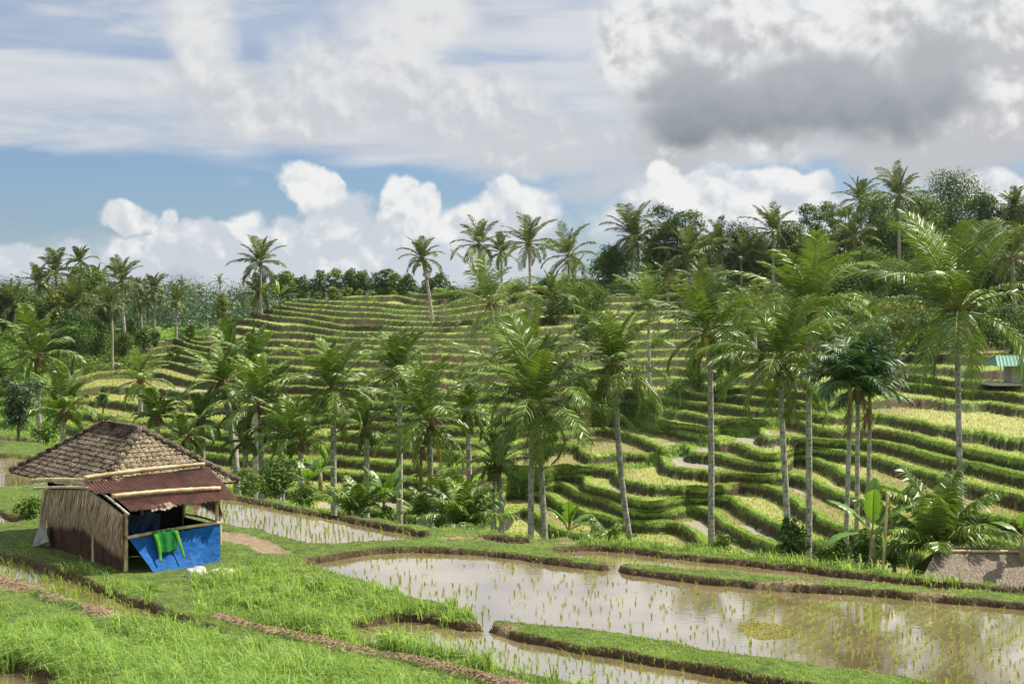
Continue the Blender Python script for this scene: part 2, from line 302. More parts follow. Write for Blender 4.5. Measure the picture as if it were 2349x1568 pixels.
PATHL = np.array([(1174, 1100), (1280, 1085), (1330, 1068), (1420, 1062), (1473, 1055), (1511, 1043), (1558, 1025), (1601, 1010), (1648, 997), (1695, 984), (1735, 977), (1785, 967), (1811, 953), (1868, 947), (1960, 930)], float)
foot = np.exp(-((gy-np.interp(gx, PATHL[:, 0], PATHL[:, 1]))/6.5)**4)*((gx > 1174) & (gx < 1960))
topgrass = np.exp(-((gx-1550)/220)**4)*sstep(gy, 662, 648)+np.exp(-((gx-390)/90)**4)*sstep(gy, 775, 768)
green = np.clip(wild+ravine+topgrass+foot*1.2, 0, 1)
wet = np.zeros_like(gx)
for (x, y, a, b) in [(1600, 1045, 70, 40), (1560, 1030, 60, 22), (410, 893, 38, 18), (470, 890, 30, 14), (1720, 995, 60, 22), (1745, 1215, 70, 40), (1600, 1205, 50, 30), (1750, 1090, 10, 5), (870, 905, 50, 16), (640, 915, 40, 12), (1010, 1130, 60, 14), (545, 740, 30, 8), (1870, 1110, 60, 16), (1780, 1000, 20, 10), (880, 1140, 40, 14), (1420, 1100, 26, 20), (770, 1150, 50, 20)]:
    wet = np.maximum(wet, np.exp(-((gx-x)/a)**2-((gy-y)/b)**2))
bright = np.clip(sstep(gy, 880, 960), 0, 1)
# rows behind the crest, running out to the plain
ext = []; Yc, Zc = Yd[-1], Zt[-1]
for dy, k in ((6, .02), (18, .10), (40, .3), (80, .6), (150, .9), (400, 1), (1500, 1), (5000, 1)):
    YY = Yc+dy; ext.append(np.stack([Xd[-1]/Yc*YY, YY, Zc+(-9.-Zc)*k], -1))
# rows in front: slope down from the near fields
eY = -ZG*F/(edge(cols)-YH); fy_ = Yd[0]; slope = []
for k in np.linspace(0, 1, 26)[:-1]:
    YY = eY+(fy_-eY)*k; zz = (ZG-.05)+(Zt[0]-ZG)*(k**.85)+(fbm(cols/30, np.full(len(cols), k*9), 5)-.5)*.9*math.sin(k*3.14)-(.15 if k > 0 else 0)
    slope.append(np.stack([(cols-CX)/F*YY, YY, zz], -1))
rows = np.concatenate([np.stack(slope), np.stack([Xd, Yd, Zt], -1), np.stack(ext)])
ns, ne = len(slope), len(ext)
pad = lambda a, b0, b1: np.concatenate([np.full((ns, len(cols)), b0), a, np.full((ne, len(cols)), b1)])
def green_col(n, tc, s=1.): 
    v = n.m('ADD', n.m('MULTIPLY', n.noise(tc, 1.1*s, 4), .5), n.m('MULTIPLY', n.noise(tc, 9*s, 3), .5)); return n.mix(n.ss(v, .35, .65), (.12, .20, .020), (.34, .48, .08))
def terr(n, tc):
    g = green_col(n, tc)
    nse = n.noise(tc, 2.3, 6, .65); nsf = n.noise(n.vm('MULTIPLY', tc, (1, 1, .35)), 12, 4, .6)
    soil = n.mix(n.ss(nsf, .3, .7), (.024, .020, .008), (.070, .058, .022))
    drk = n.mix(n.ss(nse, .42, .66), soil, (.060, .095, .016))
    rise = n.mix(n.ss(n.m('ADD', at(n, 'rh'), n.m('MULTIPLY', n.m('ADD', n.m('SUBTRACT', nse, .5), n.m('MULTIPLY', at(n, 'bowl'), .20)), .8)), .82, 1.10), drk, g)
    mud = n.mix(n.ss(nse, .3, .7), (.29, .28, .10), (.42, .42, .16))
    sp = n.new('ShaderNodeSeparateXYZ'); n.l.new(tc, sp.inputs[0])
    low = n.noise(tc, .16, 3, .6)
    rise = n.mix(n.ss(low, .54, .66, 0, .65), rise, n.mix(n.ss(nse, .35, .6), (.05, .085, .014), (.15, .25, .035)))
    rise = n.mix(n.m('MULTIPLY', n.ss(low, .44, .34), n.ss(nse, .40, .60)), rise, (.10, .055, .032))
    mud = n.mix(n.ss(at(n, 'fv'), .25, .45), n.mix(n.ss(nse, .3, .7), (.20, .15, .08), (.30, .24, .13)), mud)
    mud = n.mix(n.ss(at(n, 'fv'), .62, .78), mud, n.mix(n.ss(nse, .3, .7), (.20, .25, .06), (.34, .38, .10)))
    row = n.m('SINE', n.m('MULTIPLY', n.m('ADD', sp.outputs[0], n.m('MULTIPLY', sp.outputs[1], .45)), 13))
    fld = n.mix(n.m('MULTIPLY', n.ss(n.m('ADD', n.m('MULTIPLY', row, .3), nsf), .45, .8), .6), mud, (.28, .30, .07))
    wetc = n.mix(n.ss(nse, .3, .6), (.30, .27, .20), (.42, .38, .30))
    fld = n.mix(n.m('MULTIPLY', n.ss(n.m('ADD', at(n, 'wet'), n.m('MULTIPLY', n.m('SUBTRACT', nse, .5), .5)), .35, .65), .8), fld, wetc)
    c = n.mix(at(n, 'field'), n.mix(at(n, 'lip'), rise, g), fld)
    gg = n.mix(n.ss(nse, .3, .6), (.035, .075, .012), (.13, .23, .03))
    c = n.mix(at(n, 'green'), c, gg)
    return c, (n.m('ADD', nse, n.m('MULTIPLY', nsf, .6)), .8, .3)
M_terr = mat('terrace_soil_and_grass', terr, .75, .25)
_b = M_terr.node_tree.nodes['Principled BSDF']; _n = NT(M_terr.node_tree)
_n.l.new(_n.ss(_n.m('MULTIPLY', at(_n, 'wet'), at(_n, 'field')), .3, .7, .85, .28), _b.inputs['Roughness'])
g = G(); NRR = len(rows); g.add(rows, gridq(NRR, len(cols)))
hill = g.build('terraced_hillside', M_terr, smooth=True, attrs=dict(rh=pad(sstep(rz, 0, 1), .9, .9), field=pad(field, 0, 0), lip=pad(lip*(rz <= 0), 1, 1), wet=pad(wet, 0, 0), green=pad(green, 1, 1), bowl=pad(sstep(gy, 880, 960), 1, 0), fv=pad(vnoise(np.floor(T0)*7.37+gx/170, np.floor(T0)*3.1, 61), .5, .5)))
tag(hill, 'terraced rice hillside with bright grass edges and dark earth banks', 'hillside', kind='structure')
def gz(x, Y):                                # height of the hillside below a picture column at distance Y
    i = int(np.argmin(np.abs(cols-x))); return float(np.interp(Y, rows[:, i, 1], rows[:, i, 2]))
def gpos(x, y):                             # a point standing on the hillside at picture place x, y
    Y = float(depth(x, y)); return np.array([(x-CX)/F*Y, Y, (YH-y)/F*Y])
# ---------------------------------------------------------------- foreground fields
FIELDS = dict(
 main=[(700, 1300), (740, 1290), (850, 1272), (930, 1268), (1050, 1270), (1200, 1285), (1300, 1300), (1385, 1312), (1400, 1306), (1420, 1306), (1428, 1314), (1500, 1328), (1650, 1343), (1800, 1356), (2000, 1368), (2200, 1385), (2349, 1398), (2600, 1420), (3300, 1480), (3300, 1760), (2600, 1655), (2349, 1612), (2100, 1575), (1900, 1545), (1700, 1515), (1500, 1480), (1300, 1452), (1180, 1437), (1130, 1434), (1122, 1447), (1110, 1447), (1098, 1428), (1040, 1400), (960, 1385), (900, 1370), (850, 1345), (780, 1325), (720, 1312)],
 near=[(780, 1457), (850, 1438), (920, 1424), (1000, 1432), (1060, 1447), (1110, 1450), (1125, 1450), (1180, 1468), (1300, 1492), (1500, 1526), (1700, 1562), (1850, 1590), (2100, 1635), (2600, 1720), (2600, 1900), (1700, 1700), (1450, 1612), (1250, 1568), (1150, 1545), (1000, 1515), (900, 1495), (830, 1478)],
 upper=[(1262, 1268), (1350, 1262), (1450, 1269), (1600, 1287), (1800, 1309), (2000, 1331), (2200, 1354), (2349, 1367), (2600, 1391), (3300, 1450), (3300, 1456), (2600, 1397), (2349, 1374), (2200, 1366), (2000, 1349), (1850, 1339), (1700, 1326), (1550, 1312), (1440, 1298), (1424, 1308), (1398, 1308), (1385, 1297), (1300, 1284)],
 back=[(470, 1140), (560, 1150), (640, 1170), (740, 1186), (800, 1198), (880, 1214), (990, 1236), (960, 1244), (850, 1252), (760, 1257), (700, 1254), (640, 1236), (580, 1220), (500, 1208), (440, 1190)],
 left=[(-900, 1040), (-100, 1044), (0, 1048), (60, 1053), (120, 1068), (175, 1096), (110, 1116), (60, 1120), (0, 1125), (-100, 1130), (-900, 1130)],
 small=[(-400, 1165), (-50, 1172), (0, 1180), (35, 1195), (45, 1205), (0, 1212), (-50, 1215), (-400, 1215)],
 ditch=[(-500, 1240), (-100, 1268), (0, 1284), (60, 1296), (130, 1318), (200, 1344), (280, 1378), (360, 1408), (450, 1441), (520, 1464), (500, 1478), (420, 1462), (330, 1438), (230, 1404), (150, 1372), (60, 1342), (0, 1326), (-100, 1305), (-500, 1270)],
 corner=[(-500, 1520), (-50, 1533), (60, 1540), (130, 1562), (200, 1640), (100, 1760), (-500, 1760)],
 pool=[(1090, 1238), (1150, 1240), (1230, 1250), (1190, 1258), (1120, 1249)],
 far_left=[(-900, 1000), (-50, 1004), (50, 1010), (66, 1016), (0, 1020), (-900, 1020)])
def wpoly(p, z=ZW): q = PG([a[0] for a in p], [a[1] for a in p], z)[:, :2]; return q
def smoothp(q, it=2):                       # corner cutting
    for _ in range(it):
        r = np.roll(q, -1, 0); q = np.stack([q*.75+r*.25, q*.25+r*.75], 1).reshape(-1, 2)
    return q
WP = {k: smoothp(wpoly(p)) for k, p in FIELDS.items()}
def sdist(px, py, poly):                    # signed distance, negative inside
    d = np.full(px.shape, 1e9); ins = np.zeros(px.shape, bool); n = len(poly)
    for i in range(n):
        ax, ay = poly[i]; bx, by = poly[(i+1) % n]; ex, ey = bx-ax, by-ay; l = ex*ex+ey*ey+1e-12
        t = np.clip(((px-ax)*ex+(py-ay)*ey)/l, 0, 1); d = np.minimum(d, (px-ax-t*ex)**2+(py-ay-t*ey)**2)
        cnd = ((ay > py) != (by > py)) & (px < (bx-ax)*(py-ay)/(by-ay+1e-12)+ax); ins ^= cnd
    d = np.sqrt(d); return np.where(ins, -d, d)
def pline(px, py, pts):
    q = PG([a[0] for a in pts], [a[1] for a in pts])[:, :2]; d = np.full(np.shape(px), 1e9)
    for (ax, ay), (bx, by) in zip(q[:-1], q[1:]):
        ex, ey = bx-ax, by-ay; t = np.clip(((px-ax)*ex+(py-ay)*ey)/(ex*ex+ey*ey), 0, 1); d = np.minimum(d, np.hypot(px-ax-t*ex, py-ay-t*ey))
    return d
RIDGE = [(500, 1418), (560, 1432), (640, 1452), (720, 1470), (850, 1500), (1000, 1530), (1150, 1566), (1300, 1610)]
RIDGE2 = [(-100, 1310), (0, 1330), (60, 1347), (150, 1385), (240, 1408)]
PATHP = smoothp(wpoly([(500, 1218), (545, 1220), (600, 1234), (645, 1250), (672, 1266), (610, 1266), (575, 1250), (520, 1240), (480, 1236)], ZG))
STRAW = [(1050, 1232, 45, 4), (1300, 1243, 30, 3), (1800, 1338, 100, 5), (2140, 1362, 60, 5), (1090, 1438, 35, 9), (1165, 1438, 30, 8), (250, 1404, 60, 14), (340, 1425, 50, 10), (60, 1345, 70, 14), (540, 1500, 60, 10), (610, 1525, 50, 12), (20, 1325, 60, 14), (1180, 1238, 60, 3)]
def gheight(px, py):                        # height, soil weight, distance to the nearest field
    ix = CX+F*px/py; iy = YH-F*ZG/py
    sdm = np.full(px.shape, 1e9)
    wob = (fbm(px*1.3, py*1.3, 31)-.5)*.35
    for k, q in WP.items(): sdm = np.minimum(sdm, sdist(px, py, q))
    sd = sdm+wob
    top = ZG+(fbm(px*.8, py*.8, 33)-.5)*.12+(fbm(px*4, py*4, 35)-.5)*.06
    top = top+.16*np.exp(-(sd/.5)**2)*0
    r1 = pline(px, py, RIDGE); r2 = pline(px, py, RIDGE2); rd = np.minimum(r1, r2)
    rr = (1-sstep(rd+wob*.5, .04, .34))
    tall = sstep(ix, 900, 600)*sstep(iy, 1480, 1600)
    z = top+.11*rr+.25*tall*sstep(sd, .0, 1.2)
    z = z-(z-(ZW-.35))*(1-sstep(sd, -.14, .10))
    st = np.zeros_like(px)
    for (x, y, a, b) in STRAW: st = np.maximum(st, np.exp(-((ix-x)/a)**2-((iy-y)/b)**2))
    path = 1-sstep(sdist(px, py, PATHP)+wob, -.15, .25)
    z = z-.06*path
    return z, np.clip(rr*sstep(ix, -150, 0)*sstep(fbm(px*.9, py*.9, 39), .36, .5)+st, 0, 1), sd, path
fc = np.concatenate([np.linspace(-1500, -260, 50, endpoint=False), np.arange(-260, 2620, 3.0), np.linspace(2622, 3900, 60)])
NF = 250; vv = (np.linspace(0, 1, NF)[:, None])
fyy = (1720*(1-vv)+edge(fc)[None]*vv); P_ = PG(np.broadcast_to(fc, fyy.shape), fyy)
zf, strw, sdf, pth = gheight(P_[..., 0], P_[..., 1]); P_[..., 2] = zf; P_[-1, :, 2] = ZG-.1
front = [np.stack([(fc-CX)/F*Yn, np.full(len(fc), Yn), np.full(len(fc), zn)], -1) for Yn, zn in ((-60., ZG+1), (4., ZG), (14., ZG), (22., ZG))]
for k in (0, 1): front[k][:, 0] = (fc-CX)/F*60
FP = np.concatenate([np.stack(front), P_]); pd = lambda a, b: np.concatenate([np.full((4, len(fc)), b), a])
def gnd(n, tc):
    ns = n.noise(tc, 7, 6, .65); nl = n.noise(tc, 1.6, 4, .6)
    g_ = n.mix(n.ss(n.m('ADD', n.m('MULTIPLY', ns, .6), n.m('MULTIPLY', nl, .4)), .35, .65), (.030, .055, .010), (.12, .17, .03))  # ground painted dark so gaps between blades read as shadow
    mud = n.mix(n.ss(ns, .3, .7), (.035, .022, .012), (.10, .065, .035))
    straw = n.mix(n.ss(n.noise(n.vm('MULTIPLY', tc, (1, 3, 1)), 16, 4, .7), .3, .7), (.10, .065, .035), (.36, .27, .17))
    pathc = n.mix(n.ss(ns, .25, .75), (.17, .12, .075), (.28, .215, .145))
    c = n.mix(at(n, 'sd'), mud, g_); c = n.mix(n.ss(n.m('ADD', at(n, 'straw'), n.m('MULTIPLY', n.m('SUBTRACT', ns, .5), .7)), .4, .6), c, straw)
    return n.mix(n.ss(n.m('ADD', at(n, 'path'), n.m('MULTIPLY', n.m('SUBTRACT', nl, .5), .5)), .4, .6), c, pathc), (n.m('ADD', ns, nl), .7, .08)
M_gnd = mat('field_soil', gnd, .9, .2)
g = G(); g.add(FP, gridq(len(FP), len(fc)))
gr = g.build('ground', M_gnd, smooth=True, attrs=dict(sd=pd(sstep(sdf, .10, .26), 1), straw=pd(strw, 0), path=pd(pth, 0)))
tag(gr, 'grassy earth banks and footpaths between flooded rice fields', 'ground', kind='structure')
# water sheets
def waterc(n, tc):
    nl = n.noise(tc, .5, 3, .5); return n.mix(n.ss(nl, .35, .65), (.17, .125, .065), (.25, .19, .11)), (n.noise(n.vm('MULTIPLY', tc, (1, 2.2, 1)), 2.6, 4, .55), .05, .03)
M_wat = mat('muddy_water', waterc, .04, .5)
_b = M_wat.node_tree.nodes['Principled BSDF']; _b.inputs['IOR'].default_value = 8.0; _b.inputs['Roughness'].default_value = .03
WNAME = dict(main='widest flooded rice field in the foreground, reflecting clouds', near='flooded rice field nearest the camera below the low grass bank', upper='narrow flooded strip between the two grass banks on the right', back='flooded rice field beside the hut, with the dirt path on its near side', left='flooded rice field behind the hut at the left edge', small='small pool of water left of the hut', ditch='narrow muddy rice strip in front of the hut', corner='brown water in the lower left corner', pool='tiny shallow pool on the bank under the palms', far_left='distant sliver of flooded field at the left edge')
for k, q in WP.items():
    cs_ = .2; mn, mx = q.min(0)-.3, q.max(0)+.3; xs_, ys_ = np.meshgrid(np.arange(mn[0], mx[0], cs_), np.arange(mn[1], mx[1], cs_)); xs_, ys_ = xs_.ravel(), ys_.ravel()
    ok = np.abs((xs_+cs_/2)/(ys_+cs_/2)) < .52; xs_, ys_ = xs_[ok], ys_[ok]; ok = sdist(xs_+cs_/2, ys_+cs_/2, q) < .36; xs_, ys_ = xs_[ok], ys_[ok]
    ix_ = np.round((xs_-mn[0])/cs_).astype(int); iy_ = np.round((ys_-mn[1])/cs_).astype(int); st_ = ix_.max()+2
    idq = np.stack([iy_*st_+ix_, iy_*st_+ix_+1, (iy_+1)*st_+ix_+1, (iy_+1)*st_+ix_], -1); un, inv = np.unique(idq, return_inverse=True)
    g = G(); g.add(np.column_stack([mn[0]+(un % st_)*cs_, mn[1]+(un//st_)*cs_, np.full(len(un), ZW-.004*list(WP).index(k))]), inv.reshape(-1, 4)); o = g.build('water', M_wat)
    # faces up
    me = o.data
    if me.polygons[0].normal.z < 0: me.flip_normals()
    tag(o, WNAME[k], 'water', kind='structure')
# ---------------------------------------------------------------- plants: materials
M_frond = leafmat('palm_leaf', (.014, .045, .006), (.23, .345, .050), .42, .45, .20)
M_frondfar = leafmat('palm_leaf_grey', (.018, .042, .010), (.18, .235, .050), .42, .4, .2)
M_areca = leafmat('areca_leaf', (.010, .040, .010), (.05, .12, .022), .5, .4, .18)
M_rach = plain('leaf_stalk', (.16, .19, .04), (.30, .27, .08), 4, .5)
M_dead = leafmat('dead_leaf', (.10, .060, .035), (.30, .20, .10), .8, .2, .2)
M_coco = plain('coconut_skin', (.26, .28, .04), (.50, .38, .06), 6, .45, .4)
def trunkc(n, tc):
    sp = n.new('ShaderNodeSeparateXYZ'); n.l.new(tc, sp.inputs[0])
    ring = n.m('SINE', n.m('ADD', n.m('MULTIPLY', sp.outputs[2], 26), n.m('MULTIPLY', n.noise(tc, 3, 3), 5)))
    ns = n.noise(n.vm('MULTIPLY', tc, (1, 1, .4)), 7, 6, .7)
    c = n.mix(n.ss(n.m('ADD', ns, n.m('MULTIPLY', ring, .025)), .30, .66), (.13, .11, .09), (.48, .45, .39))
    c = n.mix(n.ss(n.noise(tc, 2.2, 3), .58, .72, 0, .6), c, (.20, .13, .07))
    return c, (n.m('ADD', ns, n.m('MULTIPLY', ring, .12)), .6, .05)
M_trunk = mat('palm_bark', trunkc, .9, .15)
M_bark = plain('tree_bark', (.07, .055, .04), (.22, .18, .14), 5, .9, .1, .3, (1, 1, .3))
M_thin = plain('slim_trunk_bark', (.20, .20, .14), (.42, .40, .32), 5, .8, .2, .2, (1, 1, 2))
UP = np.array([0, 0, 1.])
def frond(g, rng, L, az, el0, droop, nl=40, wl=.30, lw=.045, hang=.5, mi=0, wind=.0, base=.16, twist=.5, off=(0, 0, 0)):
    dirh = np.array([math.cos(az), math.sin(az), 0]); side = np.array([-math.sin(az), math.cos(az), 0])
    t = np.linspace(0, 1, 14); el = el0-droop*t**1.7; st = (np.cos(el)[:, None]*dirh+np.sin(el)[:, None]*UP+np.array([-wind, 0, 0])*t[:, None]**1.5)
    p = np.vstack([[0, 0, 0], np.cumsum(st[:-1], 0)])*L/13+np.array(off)
    tg = nrm(np.gradient(p, axis=0))
    V, Q = tube(p, np.linspace(.045, .008, 14)*(L/3)**.5, 4, False); g.add(V, Q, mi=mi+1)
    tt = np.repeat(np.linspace(base, .995, nl), 2)+rng.uniform(-.006, .006, nl*2); tt = np.clip(tt, 0, 1); sg = np.tile([1., -1.], nl)
    ip = lambda a: np.stack([np.interp(tt, t, a[:, k]) for k in range(3)], -1)
    P, T = ip(p), nrm(ip(tg)); N = nrm(np.cross(T, side)*-1); N = np.where((N[:, 2:] < 0), -N, N)
    s_ = (tt-base)/(1-base); ln = wl*L*(.45+.75*np.sin(np.pi*np.clip(s_*.82+.14, 0, 1))**.8)*rng.uniform(.85, 1.1, len(tt))*np.where(s_ > .9, .75, 1)
    fwd = .45+.7*s_
    d = nrm(side*sg[:, None]*1.0+T*fwd[:, None]+N*.28+UP*(-hang*rng.uniform(.3, 1.2, len(tt)))[:, None]+np.array([-wind*1.2, 0, 0]))
    d2 = nrm(d-UP*(hang*rng.uniform(.8, 1.8, len(tt)))[:, None]+np.array([-wind, 0, 0]))
    ph = rng.normal(0, twist, len(tt)); wv_ = nrm(T*np.cos(ph)[:, None]+N*np.sin(ph)[:, None])*lw
    M_ = P+d*ln[:, None]*.5; E = M_+d2*ln[:, None]*.5
    n = len(tt); V = np.stack([P-wv_*.3, P+wv_*.3, M_+wv_*.5, M_-wv_*.5, E], 1).reshape(-1, 3); k = np.arange(n)[:, None]*5
    var = np.repeat(np.clip(rng.uniform(0, 1)*.55+rng.uniform(0, .6, n)**1.2, 0, 1), 5)
    g.add(V, k+[[0, 1, 2, 3]], k+[[3, 2, 4]], mi=mi, var=var)
def crown_mesh(g, rng, R_, nf=26, nl=38, lo=-.75, hi=1.52, droop=(.55, 1.7), wl=.20, lw=.05, hang=.5, wind=.1, twist=.5):
    nf = int(nf*.88)
    for i in range(nf):
        u = (i+.5)/nf; az = i*2.39996+rng.uniform(-.3, .3); e = hi+(lo-hi)*u**1.15+rng.uniform(-.22, .22)
        L = R_*1.33*(.86+.22*math.sin(math.pi*min(1, u*1.1)))*rng.uniform(.80, 1.12)
        frond(g, rng, L, az, e, (droop[0]+(droop[1]-droop[0])*min(1, u*1.25))*rng.uniform(.7, 1.25), nl, wl, lw, hang*(.35+1.0*u), 0, wind, twist=twist)
PALM_N = [0]
def palm(base, top, R_, label, rt=.2, nf=26, nl=38, coco=0, dead=0, far=False, seed=None, name='coconut_palm', cat='palm tree', group=None, bend=.0, cr=None, mesh=None, trunkmat=None, rtop=None, lws=1.):
    PALM_N[0] += 1; seed = seed or 100+PALM_N[0]; rng = np.random.RandomState(seed)
    base = np.array(base, float); top = np.array(top, float); h = top-base; root = empty(name, base); tag(root, label, cat, group)
    t = np.linspace(0, 1, 14); curve = np.outer(t, h)+np.outer(np.sin(t*np.pi), [bend*h[2], 0, 0])+np.stack([np.sin(t*5+seed), np.cos(t*4+seed), 0*t], -1)*.04*t[:, None]*(1-t[:, None])*h[2]*.25
    r = rt*(.72+.28*(1-t))+rt*.45*np.exp(-t*22)
    if rtop: r = np.linspace(rt, rtop, 14)
    g = G(); g.add(*tube(curve, r, 10)); g.build('trunk', trunkmat or M_trunk, root, True)
    kw = dict(nf=nf, nl=nl, lw=.055); kw.update(cr or {}); kw['lw'] *= lws
    if mesh is not None:
        o = D.objects.new('crown', mesh[0]); COL.objects.link(o); o.parent = root; o.location = h; s = R_/mesh[1]; o.scale = (s, s, s); o.rotation_euler = (0, 0, rng.uniform(0, 6.28))
    else:
        g = G(); crown_mesh(g, rng, R_, **kw)
        # fibrous heart of stubs
        for k in range(9):
            a = rng.uniform(0, 6.28); V, Q = tube([[0, 0, -.25], [.14*math.cos(a), .14*math.sin(a), .05], [.36*math.cos(a), .36*math.sin(a), .3]], [.05, .05, .03], 5, False); g.add(V, Q, mi=1)
        g.add(*sphere((0, 0, -.15), (rt*1.3, rt*1.3, .55), 8, 6), mi=2)
        for k in range(14):                 # old flower stalks and fibre
            a = rng.uniform(0, 6.28); e_ = rng.uniform(.3, .8)*R_/4+.15; V, Q = tube([[0, 0, 0], [e_*.6*math.cos(a), e_*.6*math.sin(a), .12], [e_*math.cos(a), e_*math.sin(a), -.25-.35*rng.rand()]], [.035, .03, .045], 4, False); g.add(V, Q, mi=2, var=rng.rand())
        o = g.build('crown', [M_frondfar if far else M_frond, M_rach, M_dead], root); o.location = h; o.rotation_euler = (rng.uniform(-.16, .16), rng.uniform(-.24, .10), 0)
    for k in range(coco):
        a = rng.uniform(0, 6.28) if k % 3 else rng.uniform(3.4, 6.0); g = G(); rr = rt+.25+.3*rng.rand(); q = rng.uniform(.19, .26)
        g.add(*sphere((0, 0, 0), (q, q, q*1.2), 10, 8)); c = g.build('coconut', M_coco, root, True); c.location = h+np.array([rr*math.cos(a), rr*math.sin(a), -.45-.75*rng.rand()])
    for k in range(dead):
        g = G(); a = rng.uniform(0, 6.28); frond(g, rng, R_*rng.uniform(.8, 1.1), a, -1.15, .42, 26, .22, .05, 1.5, 0, 0, base=.25)
        c = g.build('dead_frond', [M_dead, M_dead], root); c.location = h+np.array([0, 0, -.2]); tag(c, 'withered brown frond hanging against the trunk')
    return root
def on(x, y, Y, dz=-.4): p = PT(x, y, Y); p[2] += dz; return p
def slopez(x, y0, Y):                        # hidden slope below the near bank
    e = -ZG*F/(float(edge(x))-YH); yb = float(ybot(x)); Yb = float(depth(x, yb)); zb = (YH-yb)/F*Yb; k = min(1, max(0, (Y-e)/(Yb-e))); return ZG+(zb-ZG)*k**.85
def near_palm(cx, cy, Rp, bx, by, Y, label, **k):
    X = (bx-CX)/F*Y; b = np.array([X, Y, gz(bx, Y)-.3])
    k.setdefault('rt', 8.2*Y/F); k.setdefault('lws', Y/50); k['nl'] = int(k.get('nl', 38)*1.25)
    t = PT(cx, cy, Y); return palm(b, t, Rp*Y/F, label, **k)
def hill_palm(cx, cy, Rp, bx, by, label, dY=0, **k):
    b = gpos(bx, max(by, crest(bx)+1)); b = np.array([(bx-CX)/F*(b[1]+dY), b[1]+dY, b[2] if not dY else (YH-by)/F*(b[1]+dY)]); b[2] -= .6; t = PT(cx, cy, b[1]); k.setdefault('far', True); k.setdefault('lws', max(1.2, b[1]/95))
    return palm(b, t, Rp*b[1]/F, label, **k)
NP = near_palm; HP = hill_palm
# near row, along the bank above the flooded fields
NP(85, 815, 98, 92, 1010, 120, 'leftmost tall coconut palm, standing beyond the left flooded field', coco=9, dead=2)
NP(146, 948, 84, 144, 1012, 105, 'short arching palm behind the left slope of the tiled roof', nf=20, cr=dict(lo=-.2))
NP(360, 958, 62, 362, 1030, 105, 'small bushy palm rising just behind the hut ridge', nf=18, cr=dict(lo=0.1))
NP(463, 962, 68, 466, 1065, 105, 'slim palm between the hut roof and the pair of leaning palms', nf=20)
NP(510, 880, 75, 552, 1112, 105, 'palm with a trunk leaning left, right of the tiled roof', nf=22, bend=.02)
NP(598, 930, 102, 600, 1085, 100, 'tall upright palm with orange stalks above the hut porch', coco=0)
NP(592, 835, 72, 585, 1090, 125, 'palm crown rising directly behind the orange stalked palm', nf=22)
NP(562, 1010, 52, 568, 1105, 100, 'small palm with yellow leaf stubs tucked below the orange stalked palm', nf=16)
NP(690, 1015, 92, 690, 1145, 92, 'low spreading palm at the right end of the shrubs', nf=22, cr=dict(lo=-.1))
NP(763, 893, 108, 768, 1172, 100, 'palm hung with green coconuts, over the flooded field beside the path', coco=7, dead=1)
NP(915, 855, 98, 918, 1186, 108, 'tall straight pale trunked palm right of the green coconut palm', nf=24)
NP(985, 965, 120, 990, 1200, 92, 'palm with a withered skirt, on the bank left of centre', dead=4, nf=26)
NP(1143, 1065, 66, 1158, 1222, 84, 'short mossy trunked palm under the twin centre palms', nf=20, cr=dict(lo=-.7))
NP(1128, 1085, 26, 1136, 1212, 84, 'very thin young palm stem beside the short mossy palm', nf=8, nl=20)
NP(1222, 930, 165, 1216, 1240, 80, 'big centre palm with dense dark crown and brown hanging fronds', coco=8, dead=4, nf=30, nl=44, cr=dict(hi=1.5, lw=.055))
NP(1232, 880, 150, 1256, 1240, 84, 'second centre palm, its pale trunk crossing just right of the dark one', nf=22, nl=44, cr=dict(hi=1.5, lo=.1))
NP(1408, 842, 132, 1460, 1250, 82, 'palm with a long curved trunk leaning left, loaded with nuts', coco=14, dead=2, bend=-.02, nf=24)
NP(1628, 762, 125, 1633, 1262, 80, 'straight palm with rust flecked trunk right of the curved palm', coco=8, dead=1, nf=28)
NP(1788, 832, 150, 1812, 1300, 70, 'palm with yellow nuts and long dead fronds above a dark creeper', coco=10, dead=3, nf=28, nl=44)
NP(1858, 708, 145, 1853, 1300, 76, 'tallest palm right of the yellow nut palm, with an orange flecked trunk', coco=4, dead=2, nf=26, nl=44)
NP(2195, 715, 205, 2210, 1330, 63, 'largest palm of all, at the right with a wide drooping crown', coco=12, dead=0, nf=30, nl=48, cr=dict(lw=.055))
def young(x, y, Rp, Y, label, n=14, el=(1.4, .35), dr=(.5, 1.1), wl=.28, lw=.055, trunk=.0, seed=0, wind=.0):
    b = PT(x, y, Y); b[2] = min(b[2], gz(x, Y)+1.5); root = empty('young_palm', b); tag(root, label, 'young palm'); rng = np.random.RandomState(900+seed); g = G()
    for i in range(n):
        u = i/n; frond(g, rng, Rp*Y/F*1.25*rng.uniform(.8, 1.05), i*2.4+rng.uniform(-.2, .2), el[0]+(el[1]-el[0])*u, rng.uniform(*dr), 60, wl*.8, lw*1.35, .6, 0, wind, base=.12, off=(0, 0, trunk))
    g.build('fronds', [M_frond, M_rach], root)
    g = G(); g.add(*tube([[0, 0, -1.5], [0, 0, trunk+.15]], [.22, .16], 8)); g.build('stem', M_trunk, root, True); return root
NP(645, 985, 66, 648, 1120, 96, 'mid height palm between the orange stalked palm and the low spreading palm', nf=20)
NP(840, 985, 60, 842, 1165, 104, 'slight palm between the green coconut palm and the pale straight trunk', nf=18)
NP(425, 1005, 50, 428, 1075, 96, 'low palm rising behind the right slope of the tiled roof', nf=16)
NP(535, 800, 58, 540, 1060, 135, 'palm crown high behind the palm with the left leaning trunk', nf=20)
NP(1075, 940, 66, 1078, 1190, 100, 'palm between the withered skirt palm and the big centre pair', nf=20)
young(2150, 1245, 165, 45, 'bushy young palm behind the thatched roof, fronds arching to the right', 18, (1.45, .1), trunk=.5, seed=1)
